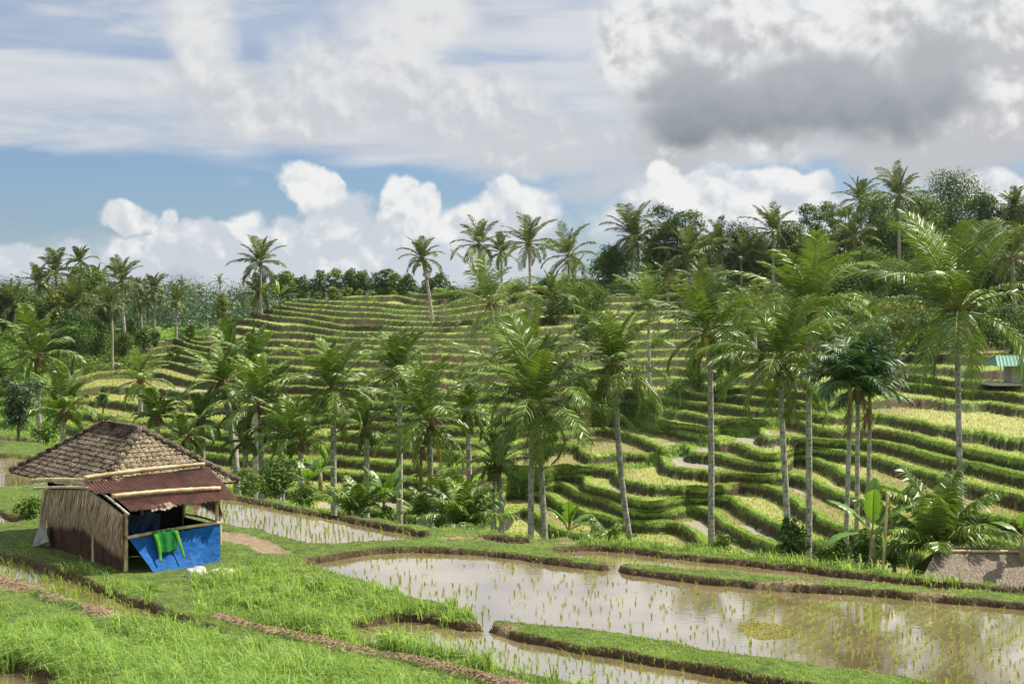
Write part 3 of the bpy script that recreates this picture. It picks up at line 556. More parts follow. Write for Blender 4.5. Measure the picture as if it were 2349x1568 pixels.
young(1068, 1205, 105, 55, 'dark stemless young palm spreading at the foot of the centre palms', 16, (1.4, .25), seed=2)
young(1035, 1140, 95, 60, 'upright pale young palm behind the stemless one left of centre', 11, (1.5, .9), (.2, .6), seed=3)
young(820, 1178, 92, 57, 'young palm with a tall yellow spear leaf beside the green coconut palm', 12, (1.5, .3), seed=4)
young(1392, 1262, 72, 50, 'low fan of young palm fronds at the foot of the curved palm', 12, (1.2, .1), (.3, .7), seed=5)
young(640, 1120, 50, 66, 'small young palm half hidden in the shrubs above the back field', 9, (1.4, .3), seed=6)
young(965, 1175, 60, 60, 'young palm sprouting right of the palm with the withered skirt', 9, (1.4, .2), seed=7)
# palms standing on the hillside
HP(322, 872, 66, 322, 945, 'stocky palm alone on the lower left terraces', nf=22, rt=.28, far=False, coco=3)
HP(968, 592, 46, 992, 728, 'lone palm with a pale curved trunk on the skyline of the terraces', rt=.28, nf=24, bend=.02, coco=5)
HP(597, 605, 56, 600, 716, 'tall spiky palm on the left end of the terrace crest', rt=.24, nf=24, coco=3)
HP(592, 672, 42, 588, 712, 'short palm under the tall spiky palm at the crest', nf=20, rt=.25)
HP(1126, 700, 112, 1134, 800, 'bright green full palm in front of the skyline group, centre', rt=.34, nf=28, nl=40, far=False, dY=-45)
HP(1265, 682, 62, 1262, 725, 'low yellow green palm among shrubs below the skyline group', rt=.25, nf=20, far=False)
HP(1098, 562, 56, 1102, 668, 'leftmost palm of the skyline group of four', rt=.26, nf=24, coco=3)
HP(1150, 580, 40, 1152, 668, 'small palm squeezed between the first two skyline palms', rt=.22, nf=20)
HP(1213, 560, 62, 1220, 730, 'skyline palm with a long pale trunk down the terraces', rt=.27, nf=26)
HP(1305, 588, 66, 1304, 668, 'skyline palm with wide right hand fronds over the shrubs', rt=.3, nf=24, coco=4)
HP(1452, 540, 70, 1450, 645, 'dark palm at the left end of the crest grove beside a bushy tree', rt=.27, nf=28)
HP(1462, 560, 44, 1468, 645, 'thin palm leaning beside the dark grove palm', rt=.2, nf=18)
HP(1524, 560, 52, 1524, 650, 'palm in the crest grove in front of the feathery tall tree', rt=.25, nf=24)
HP(1580, 585, 58, 1582, 670, 'palm low in the crest grove with silver leaning fronds', rt=.3, nf=24)
HP(1655, 565, 55, 1660, 670, 'palm with orange heart in the middle of the crest grove', rt=.27, nf=24, coco=4)
HP(1774, 532, 55, 1774, 660, 'palm standing above the round bushes right of the crest grove', rt=.27, nf=26)
HP(1960, 545, 48, 1960, 680, 'grey leaved palm at the foot of the two tallest skyline palms', rt=.27, nf=22)
HP(1975, 462, 52, 1976, 600, 'left one of the two tallest palms against the clouds on the right', rt=.25, nf=24)
HP(2063, 452, 64, 2061, 660, 'right one of the two tallest palms, with a pale trunk and orange heart', rt=.28, nf=26, coco=4)
HP(2330, 475, 46, 2335, 600, 'palm top at the right end of the skyline', rt=.25, nf=24)
HP(2322, 590, 85, 2330, 745, 'shaded palm near the right edge behind the largest palm', rt=.3, nf=24)
HP(1486, 700, 76, 1492, 918, 'slender palm with a bare white trunk in the ravine between the hillsides', rt=.2, nf=22, far=False)
HP(1610, 660, 60, 1604, 872, 'slim trunked palm behind the rust flecked palm', rt=.22, nf=20)
HP(1730, 700, 60, 1735, 860, 'palm mostly hidden behind the yellow nut palm', rt=.22, nf=20)
HP(1700, 590, 50, 1702, 665, 'grove palm between the orange hearted palm and the one above the round bushes', rt=.26, nf=24)
HP(1835, 580, 48, 1838, 655, 'grove palm behind the tallest right palm crown', rt=.26, nf=24)
HP(1905, 575, 44, 1908, 650, 'grove palm left of the grey leaved palm', rt=.25, nf=22)
HP(2140, 560, 48, 2142, 660, 'grove palm between the pale trunked skyline palm and the largest palm', rt=.26, nf=24)
HP(2265, 560, 50, 2268, 660, 'grove palm just right of the largest palm crown top', rt=.26, nf=24)
HP(1530, 640, 46, 1534, 690, 'low palm on the terrace top below the feathery tall tree', rt=.26, nf=20)
HP(1990, 740, 60, 1994, 840, 'palm in the wood right of the tallest right trunk', rt=.28, nf=22)
# palms of the left grove
HP(278, 648, 54, 290, 815, 'tall palm with a long pale trunk at the right of the left grove', rt=.26, nf=26, coco=3)
HP(128, 625, 50, 134, 765, 'windswept palm at the top of the left grove', rt=.27, nf=26)
HP(185, 600, 32, 186, 765, 'palm top poking out of the pale leafy tree on the left', rt=.2, nf=18)
HP(182, 695, 62, 178, 790, 'broad palm in the middle of the left grove', rt=.32, nf=26)
HP(256, 700, 44, 258, 845, 'slim palm left of the long trunked one, over the dark bank', rt=.22, nf=20)
HP(322, 688, 48, 325, 775, 'palm on the grass at the right of the left grove', rt=.25, nf=22)
HP(354, 662, 38, 354, 775, 'narrow upright palm on the sunny grass patch', rt=.22, nf=18)
HP(404, 695, 40, 405, 772, 'upright palm at the right end of the sunny grass patch', rt=.22, nf=16)
HP(34, 700, 50, 34, 780, 'dark palm at the far left edge of the grove', rt=.27, nf=22)
HP(92, 650, 40, 95, 770, 'half hidden palm left of the windswept palm', rt=.25, nf=20)
HP(228, 640, 36, 230, 770, 'small palm between the pale leafy tree and the long trunked palm', rt=.22, nf=18)
rs = np.random.RandomState(5)
farpalm = None
for (x, y, r_, Y, lb) in [(419, 648, 16, 420, 'tiny far palm left of the crest, clear of the tree line'), (456, 668, 17, 400, 'far palm sunk in the dark tree line left of centre'), (506, 646, 17, 410, 'tiny far palm just left of the spiky crest palm'), (62, 672, 16, 430, 'tiny far palm at the left edge tree line'), (815, 650, 22, 300, 'small palm in the tree row behind the round bushes'), (835, 655, 20, 300, 'second small palm in the tree row behind the round bushes')]:
    palm(PT(x, 716, Y), PT(x+rs.uniform(-2, 2), y, Y), r_*Y/F, lb, rt=.24, nf=20, nl=16, far=True, cr=dict(lw=.10), group='far palms along the horizon')
# areca palms: three slim trunks
def areca(cx, cy, Rp, bx, by, Y, label, dead=0, seed=1):
    b = np.array([(bx-CX)/F*Y, Y, slopez(bx, by, Y)-.3]); t = PT(cx, cy, Y); root = empty('areca_palm', b); tag(root, label, 'areca palm'); h = t-b; rng = np.random.RandomState(seed)
    tt = np.linspace(0, 1, 10); g = G(); g.add(*tube(np.outer(tt, h), np.linspace(.10, .075, 10), 8)); g.build('trunk', M_thin, root, True)
    g = G(); g.add(*tube([h, h+np.array([0, 0, .9])], [.09, .06], 8)); g.build('crownshaft', M_rach, root, True)
    g = G()
    for i in range(15):
        u = i/15; frond(g, rng, Rp*Y/F*1.1, i*2.4+rng.uniform(-.3, .3), 1.4-1.5*u, .9+.5*rng.rand(), 24, .36, .085, .5, 0, 0, base=.1, twist=.35)
    o = g.build('crown', [M_areca, M_rach], root); o.location = h+np.array([0, 0, .8])
    for k in range(dead):
        g = G(); frond(g, rng, Rp*Y/F*.9, rng.uniform(3.5, 6), -1.1, .4, 16, .3, .07, 1.4, 0); o = g.build('dead_frond', [M_dead, M_dead], root); o.location = h+np.array([0, 0, .3])
areca(1950, 930, 108, 1937, 1290, 50, 'left slim trunk of the dark leaved areca clump', 1, 11)
areca(1968, 905, 105, 1964, 1295, 51, 'middle areca palm of the dark clump, with orange dead leaf', 3, 12)
areca(1995, 950, 95, 1988, 1300, 53, 'right areca palm of the dark clump, nearest the banana plant', 1, 13)
# ---------------------------------------------------------------- broadleaf trees and bushes
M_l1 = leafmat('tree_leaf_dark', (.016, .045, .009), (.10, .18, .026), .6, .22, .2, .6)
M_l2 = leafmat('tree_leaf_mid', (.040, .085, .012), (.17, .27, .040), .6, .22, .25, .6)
M_l3 = leafmat('tree_leaf_yellow', (.070, .10, .010), (.24, .28, .04), .5, .35, .25, .6)
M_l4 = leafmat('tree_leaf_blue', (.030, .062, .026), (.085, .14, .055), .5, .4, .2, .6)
LM = dict(d=M_l1, m=M_l2, y=M_l3, b=M_l4)
def cloud(g, rng, cs, rs_, n, s, up=.4, core=.25):
    cs = np.array(cs, float); rs_ = np.array(rs_, float); p = (rs_.max(-1)**2); i = rng.choice(len(cs), n, p=p/p.sum())
    d = nrm(rng.normal(0, 1, (n, 3))+[0, 0, .25]); rr = (1-core*rng.rand(n)**1.5)[:, None]*(1+.25*(rng.rand(n, 1)-.5)*2)
    C = cs[i]+d*rs_[i]*rr; nn = nrm(d+rng.normal(0, .7, (n, 3))+[0, 0, up]); a = nrm(np.cross(nn, rng.normal(0, 1, (n, 3)))); b = np.cross(nn, a)
    sz = (s*rng.uniform(.6, 1.4, n))[:, None]; V = np.stack([C-a*sz, C+b*sz*.45, C+a*sz, C-b*sz*.45], 1).reshape(-1, 3); k = np.arange(n)[:, None]*4
    lv = rng.uniform(0, .7, len(cs))[i]+rng.uniform(0, .3, n); g.add(V, k+[[0, 1, 2, 3]], var=np.repeat(lv, 4))
def tree(x, y, w, h, label, m='m', Y=None, shape='round', n=2600, leaf=None, name='broadleaf_tree', cat='tree', group=None, seed=0, base=None, trunk=True, lob=12, tf=.22):
    # x, y: foot in the picture; w, h: half width and height of the crown in picture units
    b = gpos(x, y) if Y is None else PT(x, y, Y)
    if Y and Y < 130 and y < edge(x)+60: b[2] = max(b[2], gz(x, Y))
    Yb = b[1]; u = Yb/F; Wd, H = w*u, h*u; rng = np.random.RandomState(4000+seed+int(x*7+y)); leaf = (leaf or max(.10, Yb*.00145))*.68; n = int(min(15000, max(500, 2.0*math.pi*Wd*H/(.9*leaf**2))))*(1 if shape != 'open' else .75); n = int(n)
    root = empty(name, b); tag(root, label, cat, group); cs, rr = [], []
    th = H*(tf if trunk else 0); ch = H-th
    for k in range(lob):
        q = (k+.5)/lob; a = k*2.4+rng.uniform(-.4, .4)
        if shape == 'round': prof = math.sin(math.pi*min(1, .12+q*.82))**.7
        elif shape == 'cone': prof = (1-q)**.7*.95+.15
        elif shape == 'open': prof = (.35+.65*q)*(.8+.4*rng.rand())
        else: prof = .8*math.sin(math.pi*(.2+q*.65))**.5
        r0 = Wd*prof; off = r0*.62*(1 if k % 3 else .35); s = Wd*(.34+.2*rng.rand())*(.75 if shape == 'open' else 1)*(.6 if shape == 'cone' and q > .7 else 1)
        cs.append([off*math.cos(a), off*math.sin(a), th+ch*(.10+.84*q)]); rr.append([s, s, s*(.62 if shape == 'open' else .8)])
    g = G(); cloud(g, rng, cs, rr, n, leaf, core=.55); g.build('crown', LM[m], root)
    g = G(); tr = max(.07, Wd*.055); top = th+ch*.75; g.add(*tube([[0, 0, -.6], [.05*Wd, 0, th], [0, .05*Wd, top]], [tr*1.3, tr, tr*.3], 7))
    for k in range(0, lob, 2):
        c = np.array(cs[k]); s0 = np.array([0, 0, th+(c[2]-th)*.35]); g.add(*tube([s0, (s0+c)/2+[0, 0, .05*H], c], [tr*.55, tr*.35, tr*.12], 5))
    g.build('trunk', M_bark, root, True); return root
def bush(x, y, w, h, label, m='m', Y=None, n=1500, leaf=None, cat='bush', name='bush', **k): return tree(x, y, w, h, label, m, Y, 'round', n, leaf, name, cat, trunk=False, **k)
# left grove
tree(185, 775, 75, 165, 'pale leafy tree bushing up around the palm tops of the left grove', 'm', shape='open', n=5000, lob=16)
tree(118, 775, 42, 100, 'yellow green rounded tree in the left grove', 'y', n=2600)
tree(140, 770, 60, 105, 'mid green tree behind the yellow one in the left grove', 'm', n=2600)
tree(60, 775, 50, 100, 'dark tree at the far left behind the grove palms', 'd', n=2600)
tree(5, 775, 45, 105, 'dark tree cut by the left edge of the picture', 'd', n=2400)
tree(250, 775, 45, 110, 'leafy tree behind the long trunked palm', 'm', n=2600, shape='open')
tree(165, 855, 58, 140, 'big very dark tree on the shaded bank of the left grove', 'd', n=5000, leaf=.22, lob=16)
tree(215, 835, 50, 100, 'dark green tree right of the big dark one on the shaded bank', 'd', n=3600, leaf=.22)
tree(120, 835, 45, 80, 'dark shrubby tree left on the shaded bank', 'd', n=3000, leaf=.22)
tree(280, 830, 32, 65, 'low dark tree at the foot of the long pale trunk', 'd', n=2200, leaf=.2)
bush(330, 800, 30, 50, 'dark bush at the edge of the sunny grass patch', 'd')
bush(355, 795, 14, 40, 'bluish upright bush at the right of the dark grass edge bush', 'b', n=900)
bush(300, 775, 26, 38, 'leafy bush under the palms by the sunny grass patch', 'm')
bush(438, 775, 16, 34, 'shrub at the right end of the sunny grass patch', 'm', n=900)
tree(510, 750, 20, 80, 'yellow green conical tree at the left end of the terraces', 'y', shape='cone', n=2400, lob=14)
bush(412, 812, 10, 12, 'small bright bush on the left terrace bank', 'm', n=400)
bush(392, 818, 8, 9, 'smaller bright bush beside it on the left terrace bank', 'm', n=300)
tree(236, 950, 17, 66, 'small bluish poplar shaped tree on the lower left terraces', 'b', shape='cone', n=1800, leaf=.17)
tree(40, 1015, 62, 145, 'large grey green tree behind the left flooded field', 'b', Y=80, n=7000, leaf=.17, lob=18, shape='open')
bush(105, 1012, 40, 40, 'broadleaf shrub at the foot of the leftmost tall palm', 'm', Y=80, leaf=.16)
bush(0, 900, 40, 70, 'shrubs at the left edge above the grey green tree', 'm', n=2000)
# row of trees and clipped bushes along the crest
for (x, w, h, m, sh, lb) in [(690, 18, 36, 'd', 'round', 'small dark tree at the left of the crest row'), (733, 19, 50, 'd', 'round', 'dark dense oval tree in the crest row'), (764, 22, 58, 'm', 'open', 'airy tree right of the dark oval tree'), (803, 20, 54, 'd', 'round', 'dark tree in the middle of the crest row'), (827, 20, 50, 'd', 'round', 'dark tree touching the middle one on its right'), (872, 30, 58, 'd', 'open', 'widest dark tree of the crest row'), (905, 22, 45, 'm', 'round', 'mid green tree right of the widest crest tree'),
    (932, 18, 42, 'd', 'round', 'dark tree left of the lone palm'), (1006, 22, 45, 'd', 'round', 'round dark tree right of the lone palm'), (640, 26, 50, 'd', 'open', 'airy dark tree between the spiky palm and the crest row'), (660, 22, 46, 'm', 'round', 'tree at the right of the airy dark one'), (980, 16, 34, 'm', 'round', 'small tree just behind the lone palm trunk')]:
    tree(x, 690, w*1.4, h+18, lb, m, Y=290, shape=sh, leaf=.42, tf=.04)
for (x, r_, lb) in [(731, 9, 'leftmost small clipped bush on the crest'), (762, 15, 'double clipped yellow green bush on the crest'), (795, 15, 'largest round clipped bush on the crest'), (825, 12, 'round clipped bush right of the largest one'), (856, 9, 'small round clipped bush near the middle of the crest'), (905, 10, 'low clipped bush between crest middle and lone palm'), (941, 8, 'clipped bush nearest the lone palm')]:
    bush(x, 687, r_, r_*1.9, lb, 'y', Y=252, n=700, leaf=.3, group='clipped bushes along the crest', lob=7)
# right-hand wood
WOOD = [(1560, 648, 62, 170, 'd', 'open', 'tallest feathery tree of the crest grove'), (1500, 648, 40, 130, 'm', 'open', 'airy tree left of the tallest feathery one'), (1400, 642, 34, 75, 'd', 'round', 'dark round tree at the left end of the crest grove'), (1618, 650, 40, 110, 'm', 'round', 'mid green tree behind the orange hearted palm'), (1700, 655, 48, 130, 'd', 'round', 'dark tree left of the palm above the round bushes'), (1735, 655, 44, 110, 'm', 'round', 'mid green tree touching the palm above the round bushes'),
 (1815, 650, 46, 130, 'm', 'round', 'green tree right of the palm above the round bushes'), (1880, 640, 52, 165, 'd', 'open', 'feathery dark tree left of the two tallest palms'), (1930, 620, 48, 150, 'm', 'open', 'loose leafy tree below the left tallest palm'), (2020, 620, 58, 170, 'm', 'round', 'big leafy tree between the two tallest palms'), (2110, 620, 62, 170, 'm', 'round', 'big leafy tree right of the right tallest palm'), (2180, 600, 78, 195, 'd', 'round', 'broad domed tree on the right skyline'),
 (2265, 600, 46, 150, 'd', 'round', 'narrower dark tree right of the broad domed one'), (2345, 600, 50, 130, 'm', 'round', 'tree cut by the right edge on the skyline'), (2000, 690, 60, 110, 'm', 'round', 'leafy tree halfway down the right wooded slope'), (2075, 700, 60, 100, 'm', 'open', 'tree with layered leaves halfway down the right wooded slope'), (2140, 720, 64, 130, 'm', 'round', 'bright leafy tree left of the largest palm crown'), (2060, 780, 56, 90, 'y', 'open', 'yellowish low tree in the right wooded slope'),
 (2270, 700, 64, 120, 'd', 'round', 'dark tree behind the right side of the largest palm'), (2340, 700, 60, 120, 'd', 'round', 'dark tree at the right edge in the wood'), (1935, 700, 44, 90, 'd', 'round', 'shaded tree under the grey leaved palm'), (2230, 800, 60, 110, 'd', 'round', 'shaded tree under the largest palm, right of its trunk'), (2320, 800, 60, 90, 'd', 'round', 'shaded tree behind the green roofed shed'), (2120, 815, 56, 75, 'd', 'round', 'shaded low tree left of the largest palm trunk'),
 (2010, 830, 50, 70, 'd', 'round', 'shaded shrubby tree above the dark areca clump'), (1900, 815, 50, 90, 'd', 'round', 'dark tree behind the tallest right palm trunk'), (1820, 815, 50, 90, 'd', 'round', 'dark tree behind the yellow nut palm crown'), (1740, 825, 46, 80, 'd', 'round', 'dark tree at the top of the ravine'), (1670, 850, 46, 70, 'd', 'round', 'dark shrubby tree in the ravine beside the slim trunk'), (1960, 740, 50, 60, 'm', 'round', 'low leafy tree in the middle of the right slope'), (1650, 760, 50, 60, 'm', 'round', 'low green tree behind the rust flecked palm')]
for i, (x, y, wd, h, m, sh, lb) in enumerate(WOOD): tree(x, y, wd*1.22, h*1.04, lb, m, shape=sh, tf=.03, n=4600 if wd > 45 else 3200, lob=18 if wd > 45 else 14, leaf=.30)
for (x, y, wd, h, m, lb) in [(1335, 705, 55, 62, 'm', 'tangled shrubs below the wide fronded skyline palm'), (1280, 730, 45, 50, 'd', 'dark shrub at the foot of the low yellow green palm'), (1370, 720, 40, 55, 'm', 'mixed shrub on the terrace edge near the crest grove'), (1345, 780, 45, 60, 'd', 'creeper covered bush halfway down the ravine'), (1300, 690, 26, 40, 'm', 'light shrub at the foot of the skyline palms'), (1550, 905, 40, 26, 'm', 'bright low bush in the ravine'), (1600, 880, 34, 34, 'd', 'dark bush in the ravine right of the white trunk'), (1660, 892, 30, 22, 'm', 'low bright bush at the head of the right bowl'),
    (1500, 930, 26, 16, 'm', 'small bush at the foot of the white bare trunk'), (1040, 690, 30, 30, 'd', 'shrub hidden behind the bright full palm'), (1180, 680, 34, 34, 'm', 'shrub row between skyline palms'), (1250, 670, 34, 30, 'd', 'dark shrub under the long trunked skyline palm')]:
    bush(x, y, wd, h, lb, m, n=2000, leaf=.25)
# shrubs near the bank
for (x, y, wd, h, m, Y, lb) in [(630, 1135, 62, 78, 'd', 62, 'dense shrub mass on the bank right of the tiled roof'), (575, 1130, 40, 42, 'm', 60, 'leafy shrub touching the rusty porch roof'), (700, 1165, 40, 55, 'm', 60, 'loose shrub at the foot of the low spreading palm'), (1010, 1205, 36, 42, 'd', 57, 'dark shrub at the foot of the withered skirt palm'), (885, 1190, 26, 26, 'm', 58, 'small shrub left of the pale straight trunk'), (1245, 1060, 30, 46, 'd', 85, 'dark shrub behind the centre palm trunks'),
    (1655, 1262, 34, 34, 'm', 54, 'low weeds bush at the foot of the rust flecked palm'), (1900, 1290, 44, 50, 'm', 50, 'light green bush between the orange flecked trunk and areca stems'), (1985, 1290, 46, 75, 'd', 48, 'dark bush behind the banana plant'), (1930, 1285, 32, 50, 'd', 50, 'dark bush at the foot of the areca stems'), (2050, 1300, 36, 60, 'd', 47, 'shaded scrub right of the banana plant'), (2290, 1290, 60, 36, 'm', 46, 'dry scrub behind the thatched roof ridge'), (560, 1105, 26, 30, 'm', 66, 'shrub at the foot of the leaning palm')]:
    bush(x, y, wd, h, lb, m, Y=Y, n=3200 if wd > 40 else 1800, leaf=.11)
bush(1815, 1300, 42, 105, 'glossy dark creeper climbing the foot of the yellow nut palm', 'd', Y=50.5, n=2600, leaf=.15, name='climbing_creeper', cat='creeper')
bush(72, 1182, 42, 36, 'patch of broad leaved green crop plants left of the hut', 'm', Y=51, n=2400, leaf=.13, name='crop_patch', cat='crop plants')
# banana plants
M_ban = leafmat('banana_leaf', (.07, .15, .02), (.16, .30, .05), .35, .5, .35)
M_bst = plain('banana_stem', (.16, .15, .06), (.30, .26, .14), 5, .6)
def banana(b, H, nl, ll, label, seed, els=None, azs=None, wd=.27, stem=True):
    rng = np.random.RandomState(seed); root = empty('banana_plant', b); tag(root, label, 'banana plant')
    g = G(); g.add(*tube([[0, 0, -.5], [0, 0, H*.5], [.02, 0, H]], [.14, .11, .06], 8)); g.build('stem', M_bst, root, True)
    for i in range(nl):
        az_ = azs[i] if azs else i*2.4+rng.uniform(-.3, .3); e0 = els[i] if els else rng.uniform(.5, 1.4); L = ll*rng.uniform(.8, 1.15)
        dirh = np.array([math.cos(az_), math.sin(az_), 0]); side = np.array([-math.sin(az_), math.cos(az_), 0]); n = 22; t = np.linspace(0, 1, n); el = e0-(.5+.5*(1.5-e0))*t**1.6
        p = np.vstack([[0, 0, 0], np.cumsum(np.cos(el)[:-1, None]*dirh+np.sin(el)[:-1, None]*UP, 0)])*L/n+[0, 0, H]
        T = nrm(np.gradient(p, axis=0)); N = np.cross(side, T); N = np.where(N[:, 2:] < 0, -N, N)
        wdt = wd*np.clip(np.sin(np.pi*np.clip((t-.2)/.8, 0, 1))**.5, 0, 1)*(t > .2)+.02; g = G(); V = []
        for s in (1, -1):
            tear = 1-.35*(rng.rand(n) > .72)
            A = p; B = p+(side*s*.7+N*.25)*(wdt*tear)[:, None]*.6; C_ = B+(side*s*.8-N*.35)*(wdt*tear)[:, None]*.5+T*.05
            V = np.stack([A, B, C_], 1).reshape(-1, 3); g.add(V, gridq(n, 3), var=rng.uniform(.2, .9))
        g.build('leaf', M_ban, root, True)
        # midrib
        g = G(); V, Q = tube(p-N*.012, np.linspace(.03, .008, n), 5, False); g.add(V, Q); g.build('midrib', M_rach, root, True)
banana(PT(2002, 1300, 44), 1.0, 6, 1.95, 'banana plant with one upright bright leaf, beside the bamboo pole', 1, [1.5, .85, .9, .35, .2, 1.2], [1.2, .3, 2.7, .1, 3.4, 4.5], .33)
banana(PT(1305, 1265, 52), .8, 6, 1.25, 'banana plant standing before the valley fields at centre', 2)
banana(PT(965, 1105, 92), 1.8, 7, 2.6, 'banana plant on the terraces behind the withered skirt palm', 3)
banana(PT(880, 1195, 58), .7, 6, 1.7, 'low banana plant right of the young palm with the spear leaf', 4)
banana(PT(705, 1150, 62), .8, 6, 1.25, 'banana plant right of the low spreading palm', 5)
banana(PT(800, 1190, 58), .4, 5, 1.2, 'banana leaves at the foot of the green coconut palm', 6)
banana(PT(735, 1120, 70), .8, 5, 1.1, 'slim banana plant below the green coconut palm crown', 7)
banana(PT(2346, 1300, 43), .9, 4, 1.1, 'banana leaf cut by the right edge beside the thatched roof', 8)
banana(gpos(602, 714)+[0, 0, .2], 1.5, 9, 4.4, 'banana clump at the foot of the tall spiky crest palm', 9, wd=.5)
banana(gpos(640, 703)+[0, 0, .2], 1.2, 8, 4.0, 'second banana clump on the crest, to the right of the spiky palm', 10, wd=.5)
banana(gpos(1040, 1120), 1.5, 6, 2.4, 'banana plant beside the upright pale young palm', 12)
banana(gpos(1320, 645), 1.5, 7, 4.2, 'spiky banana plant on the skyline right of the wide fronded palm', 13, wd=.4)
# far woodland reading as one mass
rng = np.random.RandomState(77); cs, rr = [], []
for k in range(700):
    Yk = rng.uniform(300, 620); x = rng.uniform(-500, 1500); h = rng.uniform(9.5, 16)*(Yk/450)**.6*(1.1 if x < 480 else 1); u = Yk
    cs.append([(x-CX)/F*Yk, Yk, -9+h*.55]); r_ = rng.uniform(3.5, 7); rr.append([r_, r_, h*.5])
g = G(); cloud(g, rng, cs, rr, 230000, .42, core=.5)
tag(g.build('distant_woodland', M_l4), 'hazy dark woodland filling the plain behind the terraces', 'woodland', kind='stuff')  # bluish leaf colour stands in for distance haze here
cs, rr = [], []
for k in range(150):
    x = rng.uniform(1380, 2700); y0 = crest(x)+rng.uniform(-8, 10); Yk = float(depth(x, y0))+rng.uniform(2, 40); h = rng.uniform(3, 7)
    cs.append([(x-CX)/F*Yk, Yk, (YH-y0)/F*Yk+h*.4]); r_ = rng.uniform(2, 4); rr.append([r_, r_, h*.5])
g = G(); cloud(g, rng, cs, rr, 45000, .3, core=.4)
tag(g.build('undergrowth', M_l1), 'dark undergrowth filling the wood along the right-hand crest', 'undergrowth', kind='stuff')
# scrub covering the wooded slopes
cs, rr = [], []
for k in range(420):
    if k % 3: x = rng.uniform(1640, 2600); y0 = rng.uniform(crest(x)+20, 800-15*(x < 1750))
    else: x = rng.uniform(-300, 300); y0 = rng.uniform(765, 850)
    b = gpos(x, y0); r_ = rng.uniform(.8, 2.2); cs.append(b+[0, 0, r_*.3]); rr.append([r_, r_, r_*.9])
g = G(); cloud(g, rng, cs, rr, 90000, .19, core=.5)
tag(g.build('hillside_scrub', M_l2), 'low leafy scrub covering the wooded slopes', 'scrub', kind='stuff')
# ---------------------------------------------------------------- the hut
HA = np.array([-11.02, 40.6]); HU = np.array([.777, .630]); HV = np.array([-.630, .777])
def hp(u, v, z): q = HA+HU*u+HV*v; return np.array([q[0], q[1], z])     # u along the front, v to the back, z absolute
M_bam = plain('bamboo', (.34, .26, .12), (.58, .48, .28), 3, .55, .3, .1, (1, 1, 1))
M_bamd = plain('weathered_bamboo', (.30, .27, .20), (.52, .48, .38), 4, .7, .2, .1)
def tilec(n, tc):
    v = n.noise(tc, 9, 6, .7); v2 = n.noise(tc, 2.2, 4, .6); v3 = n.noise(tc, 26, 4, .6)
    c = n.mix(n.ss(n.m('ADD', n.m('MULTIPLY', at(n, 'var'), .5), n.m('MULTIPLY', v, .5)), .3, .7), (.030, .023, .017), (.105, .080, .055))
    c = n.mix(n.m('MULTIPLY', n.ss(v3, .50, .66), n.ss(v2, .35, .6)), c, (.42, .36, .27))
    return n.mix(n.ss(n.noise(tc, 5, 5, .6), .66, .74), c, (.16, .17, .03)), (v, .5, .02)
M_tile = mat('clay_tile', tilec, .9, .15)
def tilel(n, tc):
    v = n.noise(tc, 9, 6, .7); v3 = n.noise(tc, 20, 5, .7); v2 = n.noise(tc, 3, 4, .6)
    c = n.mix(n.ss(n.m('ADD', n.m('MULTIPLY', at(n, 'var'), .5), n.m('MULTIPLY', v, .5)), .3, .7), (.06, .042, .028), (.17, .13, .085))
    c = n.mix(n.ss(v3, .50, .60), c, (.42, .36, .24)); return n.mix(n.ss(v2, .60, .70, 0, .8), c, (.22, .22, .03)), (v, .5, .02)
M_tile2 = mat('sunlit_lichen_tile', tilel, .9, .15)  # front hip: sunlit tone put into a lighter base, with lichen
def rustc(n, tc):
    v = n.noise(n.vm('MULTIPLY', tc, (1, 1, 1)), 2.2, 6, .65); v2 = n.noise(tc, 14, 5, .7)
    c = n.mix(n.ss(v, .3, .7), (.050, .021, .015), (.135, .052, .036)); return n.mix(n.ss(v2, .64, .76, 0, .7), c, (.42, .26, .20)), (v2, .2, .01)
M_rust = mat('rusty_sheet', rustc, .6, .35)
M_rustd = plain('dark_sheet', (.045, .022, .016), (.10, .05, .035), 3, .8, .2)
def strawc(n, tc):
    v = n.noise(n.vm('MULTIPLY', tc, (9, 9, .8)), 3, 6, .7); return n.mix(n.ss(n.m('ADD', n.m('MULTIPLY', v, .6), n.m('MULTIPLY', at(n, 'var'), .4)), .3, .7), (.12, .085, .05), (.62, .49, .32)), (v, .4, .03)
M_straw = mat('dry_thatch', strawc, .85, .2)
M_strawg = plain('grey_thatch', (.14, .11, .085), (.35, .29, .225), 5, .9, .1, .4, (6, 6, .8))
def tarpc(n, tc):
    v = n.noise(n.vm('MULTIPLY', tc, (1, 1, 2.2)), 3, 7, .7); v2 = n.noise(n.vm('MULTIPLY', tc, (1, 1, 3)), 9, 6, .75)
    sp = n.new('ShaderNodeSeparateXYZ'); n.l.new(tc, sp.inputs[0])
    c = n.mix(n.ss(v, .3, .7), (.003, .07, .27), (.006, .12, .40)); low = n.ss(sp.outputs[2], -6.75, -7.45, .0, .14)
    return n.mix(n.m('MULTIPLY', n.ss(n.m('ADD', v2, low), .68, .80), .5), c, (.28, .33, .36)), (n.m('ADD', v, n.m('MULTIPLY', v2, .3)), .5, .03)
M_tarp = mat('blue_tarpaulin', tarpc, .75, .25, .10)
M_shirt = plain('green_cloth', (.010, .12, .025), (.02, .18, .04), 5, .8, .1, .2)
M_slv = plain('lime_cloth', (.06, .22, .02), (.10, .30, .03), 5, .8, .1, .2)
M_dark = plain('shade_dark_wall', (.012, .010, .008), (.035, .028, .022), 4, .9, .1)  # near black: shade of the interior and roof underside put into colour
M_sack = plain('white_sack', (.34, .33, .28), (.60, .58, .50), 6, .8, .2, .5)
M_greyc = plain('grey_canvas', (.17, .165, .15), (.32, .31, .28), 4, .8, .2, .4)
